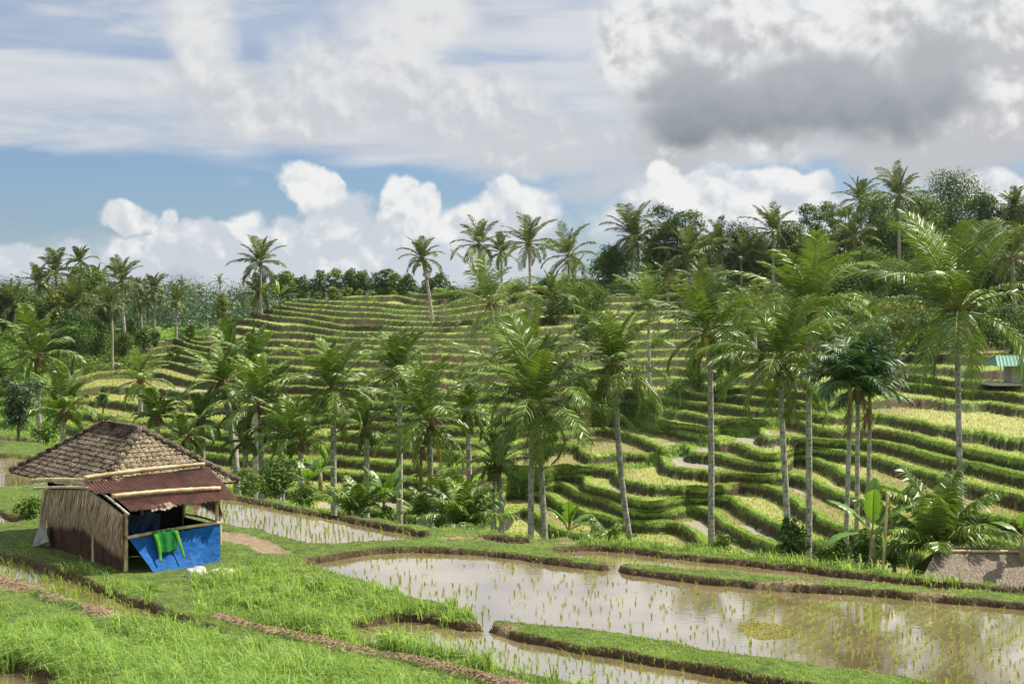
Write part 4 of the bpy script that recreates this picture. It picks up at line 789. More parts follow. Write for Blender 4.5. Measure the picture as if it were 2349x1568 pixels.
M_navy = plain('navy_plastic', (.010, .02, .05), (.02, .06, .16), 3, .35, .5, .3)
hut = empty('field_hut', hp(0, 0, ZG)); tag(hut, 'small field hut with tiled hip roof, rusty porch roof and blue tarpaulin front', 'hut')
HM = {}
def hb(g, name, mats, parent=hut, smooth=False):
    o = g.build(name, mats, None, smooth)
    if parent is hut:
        o.parent = hut; o.matrix_parent_inverse = hut.matrix_basis.inverted()
        from mathutils import Matrix
        o.matrix_parent_inverse = Matrix.Translation(-Vector(hut.location))
    else: o.parent = parent
    return o
# tiled hip roof: eaves u 0..4.5, v 1.85..11.2, ridge u 2.25
ZE, ZR = -5.58, -3.98; U0, U1, V0, V1 = -.05, 4.55, 1.85, 9.0; RU = 2.25; RV0, RV1 = 3.95, 6.85
hv = lambda u, v, z: np.array([u, v, z])
def to_w(V): V = np.asarray(V); xy = HA+V[:, :1]*HU+V[:, 1:2]*HV; return np.column_stack([xy, V[:, 2]])
def tiled(name, a, b, c, d, m, seed):       # a-b eave, d-c ridge side (metres in hut coordinates)
    rng = np.random.RandomState(seed); a, b, c, d = map(np.array, (a, b, c, d)); mid0, mid1 = (a+b)/2, (c+d)/2
    ev = nrm(b-a); slope = (mid1-mid0)-ev*np.dot(mid1-mid0, ev); Ls = np.linalg.norm(slope); sd_ = slope/Ls; nn = nrm(np.cross(ev, sd_)); nn = nn if nn[2] > 0 else -nn
    W = np.linalg.norm(b-a); dl0 = np.dot(d-a, ev); dr0 = W-np.dot(c-a, ev); g = G(); nrow = int(Ls/.20); tw = .20
    for r in range(nrow+1):
        s0 = r*Ls/nrow; x0 = dl0*s0/Ls; x1 = W-dr0*s0/Ls; k0, k1 = int(np.ceil(x0/tw)), int(x1/tw)
        for k in range(k0-1, k1+1):
            xa, xb = max(k*tw, x0-.05), min((k+1)*tw, x1+.05)
            if xb-xa < .04: continue
            xs = np.linspace(xa, xb, 5); hh = .035*np.sin(np.linspace(0, 1, 5)*np.pi*1.0)+rng.uniform(0, .014); sl = rng.uniform(-.012, .012); tl = Ls/nrow*1.25
            lo_ = a+ev*xs[:, None]+sd_*(s0-.03+sl)+nn*(.045+hh)[:, None]; hi_ = a+ev*xs[:, None]+sd_*(s0+tl+sl)+nn*(.010+hh)[:, None]; un = lo_-nn*.030
            g.add(to_w(np.vstack([un, lo_, hi_])), gridq(3, 5), var=rng.rand())
    return hb(g, name, m)
tiled('tiled_roof_slope', hv(U0, V1, ZE), hv(U0, V0, ZE), hv(RU, RV0, ZR), hv(RU, RV1, ZR), M_tile, 1)
tiled('tiled_roof_hip', hv(U0, V0, ZE), hv(U1, V0, ZE), hv(RU+.01, RV0, ZR), hv(RU, RV0, ZR), M_tile2, 2)
tiled('tiled_roof_slope', hv(U1, V0, ZE), hv(U1, V1, ZE), hv(RU, RV1, ZR), hv(RU, RV0, ZR), M_tile, 3)
tiled('tiled_roof_hip', hv(U1, V1, ZE), hv(U0, V1, ZE), hv(RU, RV1, ZR), hv(RU+.01, RV1, ZR), M_tile, 4)
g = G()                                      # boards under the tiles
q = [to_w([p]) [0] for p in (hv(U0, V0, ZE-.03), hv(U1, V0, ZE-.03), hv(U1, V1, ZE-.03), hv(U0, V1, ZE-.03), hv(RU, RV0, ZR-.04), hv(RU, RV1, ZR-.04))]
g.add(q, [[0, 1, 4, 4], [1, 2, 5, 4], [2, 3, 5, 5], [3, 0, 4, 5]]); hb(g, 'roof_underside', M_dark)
rs = np.random.RandomState(8)
for p, q in ((hv(RU, RV0, ZR), hv(RU, RV1, ZR)), (hv(RU, RV0, ZR), hv(U0, V0, ZE)), (hv(RU, RV0, ZR), hv(U1, V0, ZE)), (hv(RU, RV1, ZR), hv(U0, V1, ZE)), (hv(RU, RV1, ZR), hv(U1, V1, ZE))):
    g = G(); n = max(3, int(np.linalg.norm(q-p)/.33)); P2 = to_w([p+(q-p)*k/n for k in range(n+1)])+[0, 0, .07]
    for k in range(n):
        a_, b_ = P2[k], P2[k+1]+(P2[k+1]-P2[k])*.12; V, Q, T = tube([a_+rs.uniform(-.015, .015, 3), b_], [.085, .115], 8); g.add(V, Q, T, var=rs.rand())
    hb(g, 'ridge_tiles', M_tile, smooth=True)
# rusty corrugated porch roof
def sheet(name, A0, B0, A1, B1, mat_, waves, amp, nv=8, jag=.05, thick=True, seed=0):
    rng = np.random.RandomState(seed); A0, B0, A1, B1 = map(np.array, (A0, B0, A1, B1)); nu = waves*6+1; s = np.linspace(0, 1, nu)[None, :, None]; t = np.linspace(0, 1, nv)[:, None, None]
    P2 = (A0*(1-s)+B0*s)*(1-t)+(A1*(1-s)+B1*s)*t; nn = nrm(np.cross(B0-A0, A1-A0)); nn = nn if nn[2] > 0 else -nn
    P2 = P2+nn*(amp*np.sin(s*waves*2*np.pi)+.03*(fbm(s*5+seed, t*3, 5)-.5))
    e = (A0-A1)/np.linalg.norm(A0-A1); j = np.repeat(rng.uniform(-jag, jag, nu//12+2), 12)[:nu]+.03*np.sin(np.linspace(0, 40, nu)); P2[0] += e*(j[:, None]+.03*rng.rand(nu, 1))
    if callable(mat_): pass
    g = G(); g.add(P2.reshape(-1, 3), gridq(nv, nu)); return g.build(name, mat_)
zl0, zr0, zl1, zr1 = -5.83, -5.76, -5.24, -4.98
def par(o): 
    from mathutils import Matrix
    o.parent = hut; o.matrix_parent_inverse = Matrix.Translation(-Vector(hut.location)); return o
edges_u = [-.0, .85, 1.65, 2.45, 3.32]
for k in range(4):
    u0, u1 = edges_u[k]-.03*(k > 0), edges_u[k+1]; f0, f1 = u0/3.32, u1/3.32; L0 = zl0+(zr0-zl0)*f0; L1 = zl0+(zr0-zl0)*f1; T0_ = zl1+(zr1-zl1)*f0; T1_ = zl1+(zr1-zl1)*f1
    vt = 2.25-.75*f0; vt1 = 2.25-.75*f1; lift = .012*(k % 2)
    par(sheet('rusty_roof_sheet', hp(u0, -.38+.1*(k == 0), L0+lift), hp(u1, -.38, L1+lift), hp(u0, vt if k else 1.25, (T0_ if k else -5.45)+lift), hp(u1, vt1, T1_+lift), M_rust, 11, .016, seed=k))
par(sheet('rusty_roof_sheet', hp(-.35, 1.3, -5.50), hp(.55, 1.2, -5.43), hp(-.3, 2.3, -5.26), hp(.6, 2.15, -5.2), M_rust, 9, .016, seed=9))
o = par(sheet('torn_sheet_patch', hp(.55, -.50, -5.90), hp(1.35, -.46, -5.80), hp(.7, -.15, -5.76), hp(1.3, -.15, -5.70), M_strawg, 5, .008, nv=5, jag=.1, seed=12)); tag(o, 'pale curled patch of sheet on the porch roof edge')
def pole(name, a, b, r=.05, m=M_bam, parent=hut, knots=True, sm=True):
    a, b = np.array(a), np.array(b); n = max(4, int(np.linalg.norm(b-a)/.11)); P2 = [a+(b-a)*k/n for k in range(n+1)]; L = np.linalg.norm(b-a)
    bow = np.array([[0, 0, .03*math.sin(k/n*3.1)*min(1, L/3)] for k in range(n+1)]) if knots else 0; rr = [r*(1+.16*(k % 3 == 0))*(1-.15*k/n) for k in range(n+1)]
    g = G(); g.add(*tube(np.array(P2)+bow, rr, 8)); o = g.build(name, m, None, sm)
    return par(o) if parent is hut else o
pole('bamboo_roof_pole', hp(-.28, 2.35, -5.13), hp(3.2, 1.45, -4.88), .07); pole('bamboo_roof_pole', hp(-.15, .62, -5.50), hp(3.05, .15, -5.48), .07)
pole('bamboo_roof_pole', hp(-.35, 6.3, -5.58), hp(-.12, 2.3, -5.22), .07); pole('bamboo_roof_pole', hp(-.35, 6.2, -5.82), hp(-.12, 2.5, -5.45), .045, M_bamd)
pole('bamboo_roof_pole', hp(-.2, 3.4, -5.36), hp(-.2, 2.3, -5.33), .06)
pole('bamboo_rafter', hp(-.06, -.3, -5.92), hp(-.06, 2.3, -5.36), .035, M_bamd); pole('bamboo_rafter', hp(.4, 1.2, -5.55), hp(.4, 2.3, -5.35), .03, M_bamd)
for u, v, z0, z1 in ((0, 0, ZG-.3, -5.93), (2.86, 0, ZG-.3, -5.86), (0, 2.3, ZG-.3, -5.4), (2.86, 2.2, ZG-.3, -5.2), (0, 5.8, ZG-.3, -5.8), (1.35, 1.9, ZG-.3, -5.3), (1.3, 8.3, ZG-.3, -5.3), (4.1, 8.5, ZG-.3, -5.6), (4.2, 2.4, ZG-.3, -5.6)):
    pole('bamboo_post', hp(u, v, z0), hp(u, v, z1), .062)
pole('bamboo_rail', hp(-.04, -.09, -6.62), hp(2.95, -.09, -6.47), .05); pole('bamboo_rail', hp(2.86, 0, -6.45), hp(2.86, 2.0, -6.45), .035)
pole('bamboo_rail', hp(-.05, -.02, -6.5), hp(-.05, 1.0, -6.3), .03)
# thatch side wall and front right fringe
def fringe(name, pts, hang, n, m, seed, spread=.06, out=(0, 0), lw=.012, layers=3, length=(.8, 1.1)):
    rng = np.random.RandomState(seed); pts = np.array(pts); g = G(); s = rng.rand(n); t = s*(len(pts)-1); i = np.minimum(t.astype(int), len(pts)-2); f = (t-i)[:, None]
    A0 = pts[i]*(1-f)+pts[i+1]*f; o3 = np.array([out[0], out[1], 0]); ly = rng.randint(0, layers, n)[:, None]; A0 = A0-UP*(ly*hang/layers*.45)+o3*(.02+.05*rng.rand(n, 1))
    L = hang*rng.uniform(*length, n)[:, None]*(1-ly/layers*.45); al = nrm((pts[-1]-pts[0])*[1, 1, 0]); dx = al*rng.normal(.04, spread, (n, 1)); B = A0-UP*L*.5+o3*.08+dx*L*.5; C_ = A0-UP*L+o3*(.12+.06*rng.rand(n, 1))+dx*L*1.4
    w_ = al*lw; V = np.stack([A0-w_, A0+w_, B+w_*.9, B-w_*.9, C_], 1).reshape(-1, 3); k = np.arange(n)[:, None]*5; g.add(V, k+[[0, 1, 2, 3]], k+[[3, 2, 4]], var=np.repeat(rng.rand(n), 5)); return par(g.build(name, m))
tl_ = [hp(-.05, 6.0, -5.86), hp(-.05, 2.4, -5.50), hp(-.05, 1.2, -5.72), hp(-.05, -.05, -5.98)]
g = G(); wq = []
for p in [hp(-.02, 6.0, 0), hp(-.02, 2.4, 0), hp(-.02, 0, 0)]: wq.append(p)
top = [-5.9, -5.54, -6.0]; V = [[p[0], p[1], top[i]] for i, p in enumerate(wq)]+[[p[0], p[1], -6.6] for p in wq]; g.add(V, [[0, 1, 4, 3], [1, 2, 5, 4]]); par(g.build('thatch_backing', M_straw))
fringe('thatch_wall', tl_, 1.06, 5200, M_straw, 3, .13, (-.777, -.63), .015, 3, (.6, 1.25))
par(sheet('dark_sheet_wall', hp(-.01, 5.9, ZG-.1), hp(-.01, .1, ZG-.1), hp(-.01, 5.9, -6.6), hp(-.01, .1, -6.6), M_rustd, 44, .014, seed=21))
fringe('thatch_fringe', [hp(2.86, 2.0, -5.55), hp(2.86, .0, -5.85)], .55, 700, M_straw, 5, .12, (.777, .63), .014)
fringe('thatch_fringe', [hp(1.9, 1.75, -5.5), hp(2.86, 1.5, -5.5)], .6, 500, M_straw, 6, .15, (.3, -.4), .014)
# inner walls, bench, hanging navy sheet
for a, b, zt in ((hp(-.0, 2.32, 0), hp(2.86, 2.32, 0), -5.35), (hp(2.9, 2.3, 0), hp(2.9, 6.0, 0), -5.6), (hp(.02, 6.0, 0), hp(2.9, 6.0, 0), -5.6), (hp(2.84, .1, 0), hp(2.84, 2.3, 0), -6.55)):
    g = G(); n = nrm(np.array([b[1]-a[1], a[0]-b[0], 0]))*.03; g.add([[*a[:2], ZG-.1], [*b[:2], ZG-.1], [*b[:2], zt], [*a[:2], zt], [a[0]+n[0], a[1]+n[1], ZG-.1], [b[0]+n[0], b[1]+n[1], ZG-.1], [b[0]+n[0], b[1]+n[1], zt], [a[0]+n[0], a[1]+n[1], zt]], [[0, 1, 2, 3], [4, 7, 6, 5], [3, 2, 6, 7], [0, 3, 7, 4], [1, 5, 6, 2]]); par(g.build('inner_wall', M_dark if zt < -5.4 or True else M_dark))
rng = np.random.RandomState(4); g = G(); nu, nv = 26, 14; uu = np.linspace(.12, 1.25, nu)[None]; tv = np.linspace(0, 1, nv)[:, None]
Z = -6.05-.75*tv+.05*np.sin(uu*9); VV = .35+.35*tv+.07*np.sin(uu*17+tv*4)+.05*(fbm(uu*8, tv*5, 3)-.5); P2 = np.stack([np.broadcast_to(uu, Z.shape), VV, Z], -1).reshape(-1, 3); g.add(to_w(P2), gridq(nv, nu)); par(g.build('navy_hanging_sheet', M_navy, None, True))
# blue tarpaulin
nu, nv = 60, 40; s = np.linspace(0, 1, nu)[None]; t = np.linspace(0, 1, nv)[:, None]
ul = .02+(.62)*t**.9; ur = 2.90-.05*t; U = ul+(ur-ul)*s; VV = -.10-.45*t**1.4*(1-s)**.7-.12*t-.03*np.sin(s*19+t*3)*t-.05*(fbm(s*9, t*6, 13)-.5)
top_ = -6.63+.15*s-.04*np.sin(s*np.pi)-.02*np.abs(np.sin(s*22)); bot = -7.74+.12*s+.06*np.sin(s*5)+.05*(fbm(s*12, t*0, 17)-.5); Z = top_+(bot-top_)*t
g = G(); g.add(to_w(np.stack([U, VV, Z], -1).reshape(-1, 3)), gridq(nv, nu)); o = g.build('blue_tarpaulin_wall', M_tarp, None, True); par(o)
# shirt over the rail
shirt = empty('green_shirt', hp(1.1, -.15, -6.6)); tag(shirt, 'green long sleeved shirt with lime sleeves hung over the bamboo rail', 'shirt')
def cloth(fn, nu, nv, name, m, parent):
    g = G(); P2 = np.array([[fn(i/(nu-1), j/(nv-1)) for i in range(nu)] for j in range(nv)]).reshape(-1, 3); W2 = to_w(P2)-np.array(parent.location); g.add(W2, gridq(nv, nu)); o = g.build(name, m, parent, True)
    md = o.modifiers.new('thickness', 'SOLIDIFY'); md.thickness = .006; return o
RZ = lambda u: -6.62+.15*u/2.9+.035
def body(i, j):
    u = .74+.70*i+.03*math.sin(j*5)*(i-.5); z0 = RZ(u)+.03
    if j < .15: return (u, -.02-.17*j/.15, z0-.12*(1-j/.15)+.01)
    k = (j-.15)/.85; sag = .57+.05*math.sin(i*math.pi)**.6; return (u+.06*(.5-i)*k, -.21-.17*k-.02*math.sin(i*15), z0-.01-sag*k)
cloth(body, 22, 16, 'body', M_shirt, shirt)
for sg_ in (0, 1):
    def slv(i, j, sg_=sg_):
        u0 = .76 if sg_ == 0 else 1.44; wdt = .12-.05*j; uc = u0+(.02 if sg_ == 0 else -.02)+(.13 if sg_ else .06)*j+(.0 if sg_ else .03)*math.sin(j*4); return (uc+(i-.5)*wdt*1.0, -.25-.27*j-.02*math.sin(i*math.pi), RZ(u0)-.03-.76*j)
    cloth(slv, 8, 14, 'sleeve', M_slv, shirt)
# pale sacks
def sack(name, c, r, label, m, seed, squash=(1, 1, 1)):
    rng = np.random.RandomState(seed); V, Q = sphere((0, 0, 0), (1, 1, 1), 24, 16); d = V/np.linalg.norm(V, axis=1, keepdims=True); n_ = fbm(d[:, 0]*2.2+5+d[:, 2], d[:, 1]*2.2+5-d[:, 2], seed)
    V = d*(r*(.65+.75*n_))[:, None]*np.array(squash); g = G(); g.add(V, Q); o = g.build(name, m, None, True); o.location = c; tag(o, label, 'sack'); return o
sack('crumpled_sack', PG(452, 1318)+[0, 0, .03], .27, 'crumpled white sack lying in the grass by the blue tarpaulin', M_sack, 3, (1.1, .8, .75))
sack('crumpled_sack', PG(512, 1312)+[0, 0, .0], .24, 'second whitish sack half sunk in grass, further right', M_sack, 5, (1.5, .8, .45))
g = G(); nu, nv = 12, 12; s = np.linspace(0, 1, nu)[None]; t = np.linspace(0, 1, nv)[:, None]; U = -.08-.34*t*(1-.3*s)+0*s; VV = 6.1+.1*s-1.2*s*t+.05*np.sin(t*9+s*7); Z = -6.45-1.2*t+.3*s*t
g.add(to_w(np.stack([U, VV, Z], -1).reshape(-1, 3)), gridq(nv, nu)); o = par(g.build('canvas_flap', M_greyc, None, True)); tag(o, 'grey canvas flap at the back corner of the thatch wall')
# ---------------------------------------------------------------- thatched roof at the lower right
th = empty('thatched_shelter', PT(2250, 1400, 42)); tag(th, 'low shelter with grey thatched roof and bamboo ridge pole behind the right bank', 'shelter'); tb = np.array(th.location)
y0 = 43.0; A1 = PT(2150, 1262, y0); B1 = A1+np.array([6.0, 1.2, -.30]); A2 = PT(2112, 1322, 41.6)+[0, 0, -.25]; B2 = A2+np.array([6.6, 1.2, -.3]); A3 = A1+np.array([-.6, 1.7, -1.2]); B3 = B1+np.array([.3, 1.7, -1.2])
for nm, (a, b, c, d) in (('thatch_slope', (A1, B1, B2, A2)), ('thatch_slope', (A1, B1, B3, A3))):
    n, k = 70, 24; s = np.linspace(0, 1, n)[None, :, None]; t = np.linspace(0, 1, k)[:, None, None]; P2 = (a*(1-s)+b*s)*(1-t)+(d*(1-s)+c*s)*t; P2 = P2+UP*(.06*np.sin(t*3.1)+.05*(fbm(s*40, t*6, 3)-.5)); g = G(); g.add(P2.reshape(-1, 3)-tb, gridq(k, n)); g.build(nm, M_strawg, th, True)
rng = np.random.RandomState(6); n = 9000; s = rng.rand(n)[:, None]; t = rng.rand(n)[:, None]**.8; P2 = (A1*(1-s)+B1*s)*(1-t)+(A2*(1-s)+B2*s)*t+UP*(.06+.03*rng.rand(n, 1)); dn = nrm(((A2-A1)*(1-s)+(B2-B1)*s)); L = rng.uniform(.15, .35, (n, 1)); w_ = np.array([.012, .002, 0])
V = np.stack([P2-w_, P2+w_, P2+dn*L+UP*.01*rng.randn(n, 1)+np.array([.05, 0, 0])*rng.randn(n, 1)], 1).reshape(-1, 3)-tb; g = G(); g.add(V, np.arange(3*n).reshape(-1, 3), var=np.repeat(rng.rand(n), 3)); g.build('straw_layer', M_strawg, th)
n = 2500; s = rng.rand(n)[:, None]; P2 = A1*(1-s)+B1*s+UP*.05; d_ = nrm(rng.normal(0, 1, (n, 3))*[1.2, .6, .5]+[0, 0, .5]); V = np.stack([P2-d_*.12-w_, P2-d_*.12+w_, P2+d_*rng.uniform(.08, .2, (n, 1))], 1).reshape(-1, 3)-tb; g = G(); g.add(V, np.arange(3*n).reshape(-1, 3), var=np.repeat(rng.rand(n), 3)); g.build('thatch_ridge', M_strawg, th)
rp = A1*.86+A2*.14+UP*.12; rq = B1*.86+B2*.14+UP*.12; o = pole('ridge_pole', rp-tb-np.array([.12, 0, 0]), rq-tb, .045, M_bam, None); o.parent = th
for p in (A2*.8+B2*.2, A2*.3+B2*.7, A3*.9+B3*.1): o = pole('post', p-tb+[0, .3, -2.2], p-tb+[0, .3, .05], .06, M_bam, None); o.parent = th
# ---------------------------------------------------------------- green-roofed shed at the right edge
sb = gpos(2310, 878); shed = empty('green_roofed_shed', sb); tag(shed, 'small block shed with a green sheet roof on a terrace at the right edge', 'shed'); u_ = sb[1]/F
M_grn = plain('green_roof_paint', (.04, .15, .095), (.08, .23, .15), 3, .5, .4); M_blk = plain('block_wall', (.26, .25, .22), (.40, .38, .34), 8, .9, .2, .3); M_wood = plain('grey_timber', (.30, .27, .22), (.46, .43, .37), 5, .8)
g = G(); g.add(*box(((2362-2310)*u_, 1.2, .95), (3.6, 2.4, 2.1)))
for k in range(8): g.add(*box(((2362-2310)*u_, 0, .12+k*.26), (3.63, .02, .025)))
g.build('block_wall', M_blk, shed); o = pole('post', (-.8, -.4, -.2), (-.8, -.4, 1.9), .06, M_wood, None, False); o.parent = shed
g = G(); nu = 60; s = np.linspace(0, 1, nu)[None]; t = np.linspace(0, 1, 6)[:, None]; X = -1.35+.55*t+5.2*s; Yq = -1.0+2.2*t+0*s; Z = 1.75+.95*t+.03*np.sin(s*90)+0*t; g.add(np.stack([X, Yq, Z], -1).reshape(-1, 3), gridq(6, nu)); Yq2 = 3.4-2.2*t+0*s; g.add(np.stack([X, Yq2, Z], -1).reshape(-1, 3), gridq(6, nu)); g.add([[-.78, 1.2, 2.66], [-1.3, -1, 1.75], [-1.3, 3.4, 1.75]], [[0, 1, 2]]); g.build('roof', M_grn, shed)
g = G(); g.add(*box((.3, .8, -.12), (4.2, 3.4, .25))); g.build('base_slab', M_wood, shed)
# bamboo pole by the banana plant, red flag pole, small shrine
pz = PT(2025, 1292, 43.5); o = pole('bamboo_pole', pz-[0, 0, .5], PT(2036, 1128, 43.5), .045, M_bam, None); tag(o, 'upright bamboo pole beside the banana plant', 'pole')
o = pole('split_bamboo_stake', PT(2048, 1212, 44.5), PT(2037, 1140, 43.6), .03, M_bam, None); tag(o, 'thin bamboo stake leaning on the upright pole', 'pole')
sp_ = gpos(1386, 640); g = G(); g.add(*box(sp_+[0, 0, .4], (.5, .5, .9))); g.add(*box(sp_+[0, 0, 1.0], (.8, .8, .25))); g.add(*box(sp_+[0, 0, 1.35], (.4, .4, .5))); g.add(*tube([sp_+[0, 0, 1.6], sp_+[0, 0, 2.1]], [.35, .05], 6)); o = g.build('stone_shrine', M_wood); tag(o, 'tiny stone shrine standing on the skyline left of the crest grove', 'shrine')
lg = PT(1560, 1335, 52)
g = G(); g.add(*tube([PT(1665, 1262, 62)-[0, 0, .8], PT(1666, 1232, 62)], [.09, .10], 8)); o = g.build('tree_stump', M_bark, None, True); tag(o, 'short broken stump right of the rust flecked palm', 'stump')
# ---------------------------------------------------------------- grass, seedlings and litter
M_grass = leafmat('grass_blade', (.060, .145, .018), (.40, .57, .15), .5, .35, .40, 1.2)
M_seed = leafmat('rice_blade', (.15, .25, .03), (.34, .44, .09), .5, .3, .35, 2)
M_sedd = leafmat('young_rice_blade', (.16, .23, .03), (.38, .42, .09), .5, .3, .35, 2)
M_mat = leafmat('floating_weed', (.13, .13, .02), (.34, .29, .06), .8, .2, .1, 5)
M_lit = leafmat('straw_litter', (.09, .06, .03), (.40, .30, .19), .9, .1, .1, 5)
def blades(name, P, h, wd, m, lean=.45, seed=0, curve=.5, wind=(-.12, 0), var=None):
    rng = np.random.RandomState(seed); n = len(P); az = rng.uniform(0, 2*np.pi, n); d = np.stack([np.cos(az), np.sin(az), 0*az], -1); sdv = np.stack([-np.sin(az), np.cos(az), 0*az], -1)
    ra = rng.uniform(0, 2*np.pi, n); sdv = np.stack([np.cos(ra), np.sin(ra), 0*ra], -1); l = (lean*rng.rand(n))[:, None]; h = h[:, None]; wv_ = sdv*np.broadcast_to(wd, (n,))[:, None]*.5; wi = np.array([wind[0], wind[1], 0])
    B = P+h*(UP*.55+d*l*.35+wi*.4); C_ = P+h*(UP*(1-curve*l*.9)+d*l*(1+curve)+wi*1.3)
    V = np.stack([P-wv_, P+wv_, B+wv_*.8, B-wv_*.8, C_], 1).reshape(-1, 3); k = np.arange(n)[:, None]*5; g = G()
    vv_ = rng.rand(n) if var is None else np.clip(var+.25*rng.randn(n), 0, 1)
    g.add(V, k+[[0, 1, 2, 3]], k+[[3, 2, 4]], var=np.repeat(vv_, 5)); return g.build(name, m)
rng = np.random.RandomState(42)
def fore(n, x0, x1, y0, y1, seed):
    r = np.random.RandomState(seed); x = r.uniform(x0, x1, n); y = r.uniform(y0, y1, n); ok = y > edge(x)+0; x, y = x[ok], y[ok]; P2 = PG(x, y); z, st, sd, pa = gheight(P2[:, 0], P2[:, 1]); P2[:, 2] = z; return x, y, P2, st, sd, pa
x, y, P2, st, sd, pa = fore(420000, -300, 2700, 985, 1720, 1)
ts = fbm(P2[:, 0]*.5, P2[:, 1]*.5, 51); t2 = fbm(P2[:, 0]*1.7, P2[:, 1]*1.7, 53)
tallz = np.maximum(sstep(x, 420, 520)*sstep(x, 960, 780)*sstep(y, 1275, 1300)*sstep(y-(1405+(x-600)*.16), 45, 0), sstep(y-(1425+(x)*.17), 0, 60)*sstep(x, 1250, 900))
front_b = np.exp(-np.abs(y-(1400+x*.14))/30)*0
keep = (sd > .02) & (rng.rand(len(x)) > st*.98) & (rng.rand(len(x)) > .55*sstep(t2, .62, .35)) & (rng.rand(len(x)) > pa*.97) & ((t2 > .28) | (tallz < .3))
keep &= ~((y < 1260) & (rng.rand(len(x)) < .35) & (x > 1000))
h = (.065+.07*t2)*(1+.0*ts); h = h*(.8+.55*tallz*(.3+1.6*ts)); h = h*(1-.2*sstep(y, 1300, 1200)*(x < 1300))
farb = sstep(y-edge(x), 28, 6); h = h+farb*.16*rng.rand(len(x))*(ts > .45)
hutd = np.stack([P2[:, 0]-HA[0], P2[:, 1]-HA[1]], -1); hu_, hv_ = hutd@HU, hutd@HV; h = h*(1-.75*((hu_ > -.5) & (hu_ < 3.2) & (hv_ > -2.2) & (hv_ < .1))); inside = (hu_ > -.15) & (hu_ < 3.0) & (hv_ > -.1) & (hv_ < 9.8); keep &= ~inside
X = x[keep]; wd = (.010+.0003*P2[keep, 1])*(1+.3*tallz[keep]); hh = (h*rng.uniform(.55, 1.35, len(x)))[keep]
o = blades('grass', P2[keep]-[0, 0, .02], hh, wd, M_grass, .75, 3, .6, var=(-.05+1.1*ts)[keep]); tag(o, 'short bright green grass covering the banks and slopes round the flooded fields', 'grass', kind='stuff')
# long tufts
cl = []; hl_ = []
def tufts(n, fx, hrange, per, spread, seed):
    r = np.random.RandomState(seed); c = 0; 
    xs, ys = fx(r, n); Pc = PG(xs, ys); z, st_, sd_, pa_ = gheight(Pc[:, 0], Pc[:, 1]); Pc[:, 2] = z; hq = np.stack([Pc[:, 0]-HA[0], Pc[:, 1]-HA[1]], -1); hbad = (hq@HU > -.6) & (hq@HU < 3.1) & (hq@HV > -2.0) & (hq@HV < 9.5); rdg = np.minimum(pline(Pc[:, 0], Pc[:, 1], RIDGE), pline(Pc[:, 0], Pc[:, 1], RIDGE2)); ok = (sd_ > 0) & (pa_ < .5) & (rdg > .35+1.0*(ys > np.interp(xs, [q[0] for q in RIDGE], [q[1] for q in RIDGE]))) & (st_ < .3) & ~hbad & ((fbm(Pc[:, 0]*.6, Pc[:, 1]*.6, 55) > .46) | (r.rand(n) < .25)); Pc = Pc[ok]
    for p in Pc: k = r.randint(*per); cl.append(p+np.column_stack([r.normal(0, spread, (k, 2)), np.zeros(k)])); hl_.append(r.uniform(*hrange)*r.uniform(.5, 1.1, k))
tufts(3400, lambda r, n: (r.uniform(-200, 1150, n), r.uniform(1430, 1700, n)), (.28, .66), (12, 26), .09, 61)
tufts(1100, lambda r, n: (r.uniform(-200, 1000, n), r.uniform(1475, 1700, n)), (.45, .85), (14, 30), .10, 68)
tufts(900, lambda r, n: (lambda a: (a, 1290+r.rand(n)**1*110+(a-480)*.16))(r.uniform(440, 1050, n)), (.3, .6), (6, 14), .08, 62)
tufts(130, lambda r, n: (r.uniform(100, 360, n), r.uniform(1300, 1380, n)), (.3, .5), (4, 9), .06, 63)
tufts(60, lambda r, n: (lambda a: (a, 1520+(a-900)*.13+r.uniform(-6, 14, n)))(r.uniform(1150, 1700, n)), (.4, .9), (4, 10), .05, 64)
tufts(150, lambda r, n: (lambda a: (a, np.interp(a, ED[:, 0], ED[:, 1])+r.uniform(2, 10, n)))(r.uniform(1250, 2200, n)), (.25, .5), (4, 10), .10, 65)
tufts(70, lambda r, n: (r.uniform(1030, 1110, n), r.uniform(1400, 1425, n)), (.3, .55), (4, 9), .08, 66)
Pc = np.concatenate(cl); hc = np.concatenate(hl_); o = blades('tall_grass', Pc-[0, 0, .03], hc, .022+.0003*Pc[:, 1], M_grass, .9, 7, .9, var=np.repeat(np.random.RandomState(3).uniform(.25, 1, len(cl)), [len(c) for c in cl])); tag(o, 'long arching grass tufts in front of and beside the hut', 'grass', kind='stuff')
# hillside grass on the edges and banks
def hillpts(mask, n, seed, wt=None):
    r = np.random.RandomState(seed); idx = np.flatnonzero(mask); p = None if wt is None else wt.ravel()[idx]/wt.ravel()[idx].sum(); i = r.choice(idx, n, p=p); rr, cc = np.unravel_index(i, gx.shape)
    a, b = r.rand(n, 1), r.rand(n, 1); r1, c1 = np.minimum(rr+1, NR-1), np.minimum(cc+1, len(cols)-1); Q = np.stack([Xd, Yd, Zt], -1)
    return Q[rr, cc]*(1-a)*(1-b)+Q[r1, cc]*a*(1-b)+Q[rr, c1]*(1-a)*b+Q[r1, c1]*a*b, gx[rr, cc], gy[rr, cc]
vis = (gx > -250) & (gx < 2600) & (gy < edge(gx)+30)
lipm = vis & (((lip > .4) & (rz <= 0)) | (rz > .75)); P3, hx, hy = hillpts(lipm, 170000, 5)
o = blades('terrace_grass', P3, rng.uniform(.05, .17, len(P3)), .025+.00030*P3[:, 1], M_grass, .8, 9, .6, var=np.full(len(P3), .6)); tag(o, 'bright grass growing along every terrace edge', 'grass', kind='stuff')
bankm = vis & (rz > .12) & (rz < .8); P3, hx, hy = hillpts(bankm, 60000, 6)
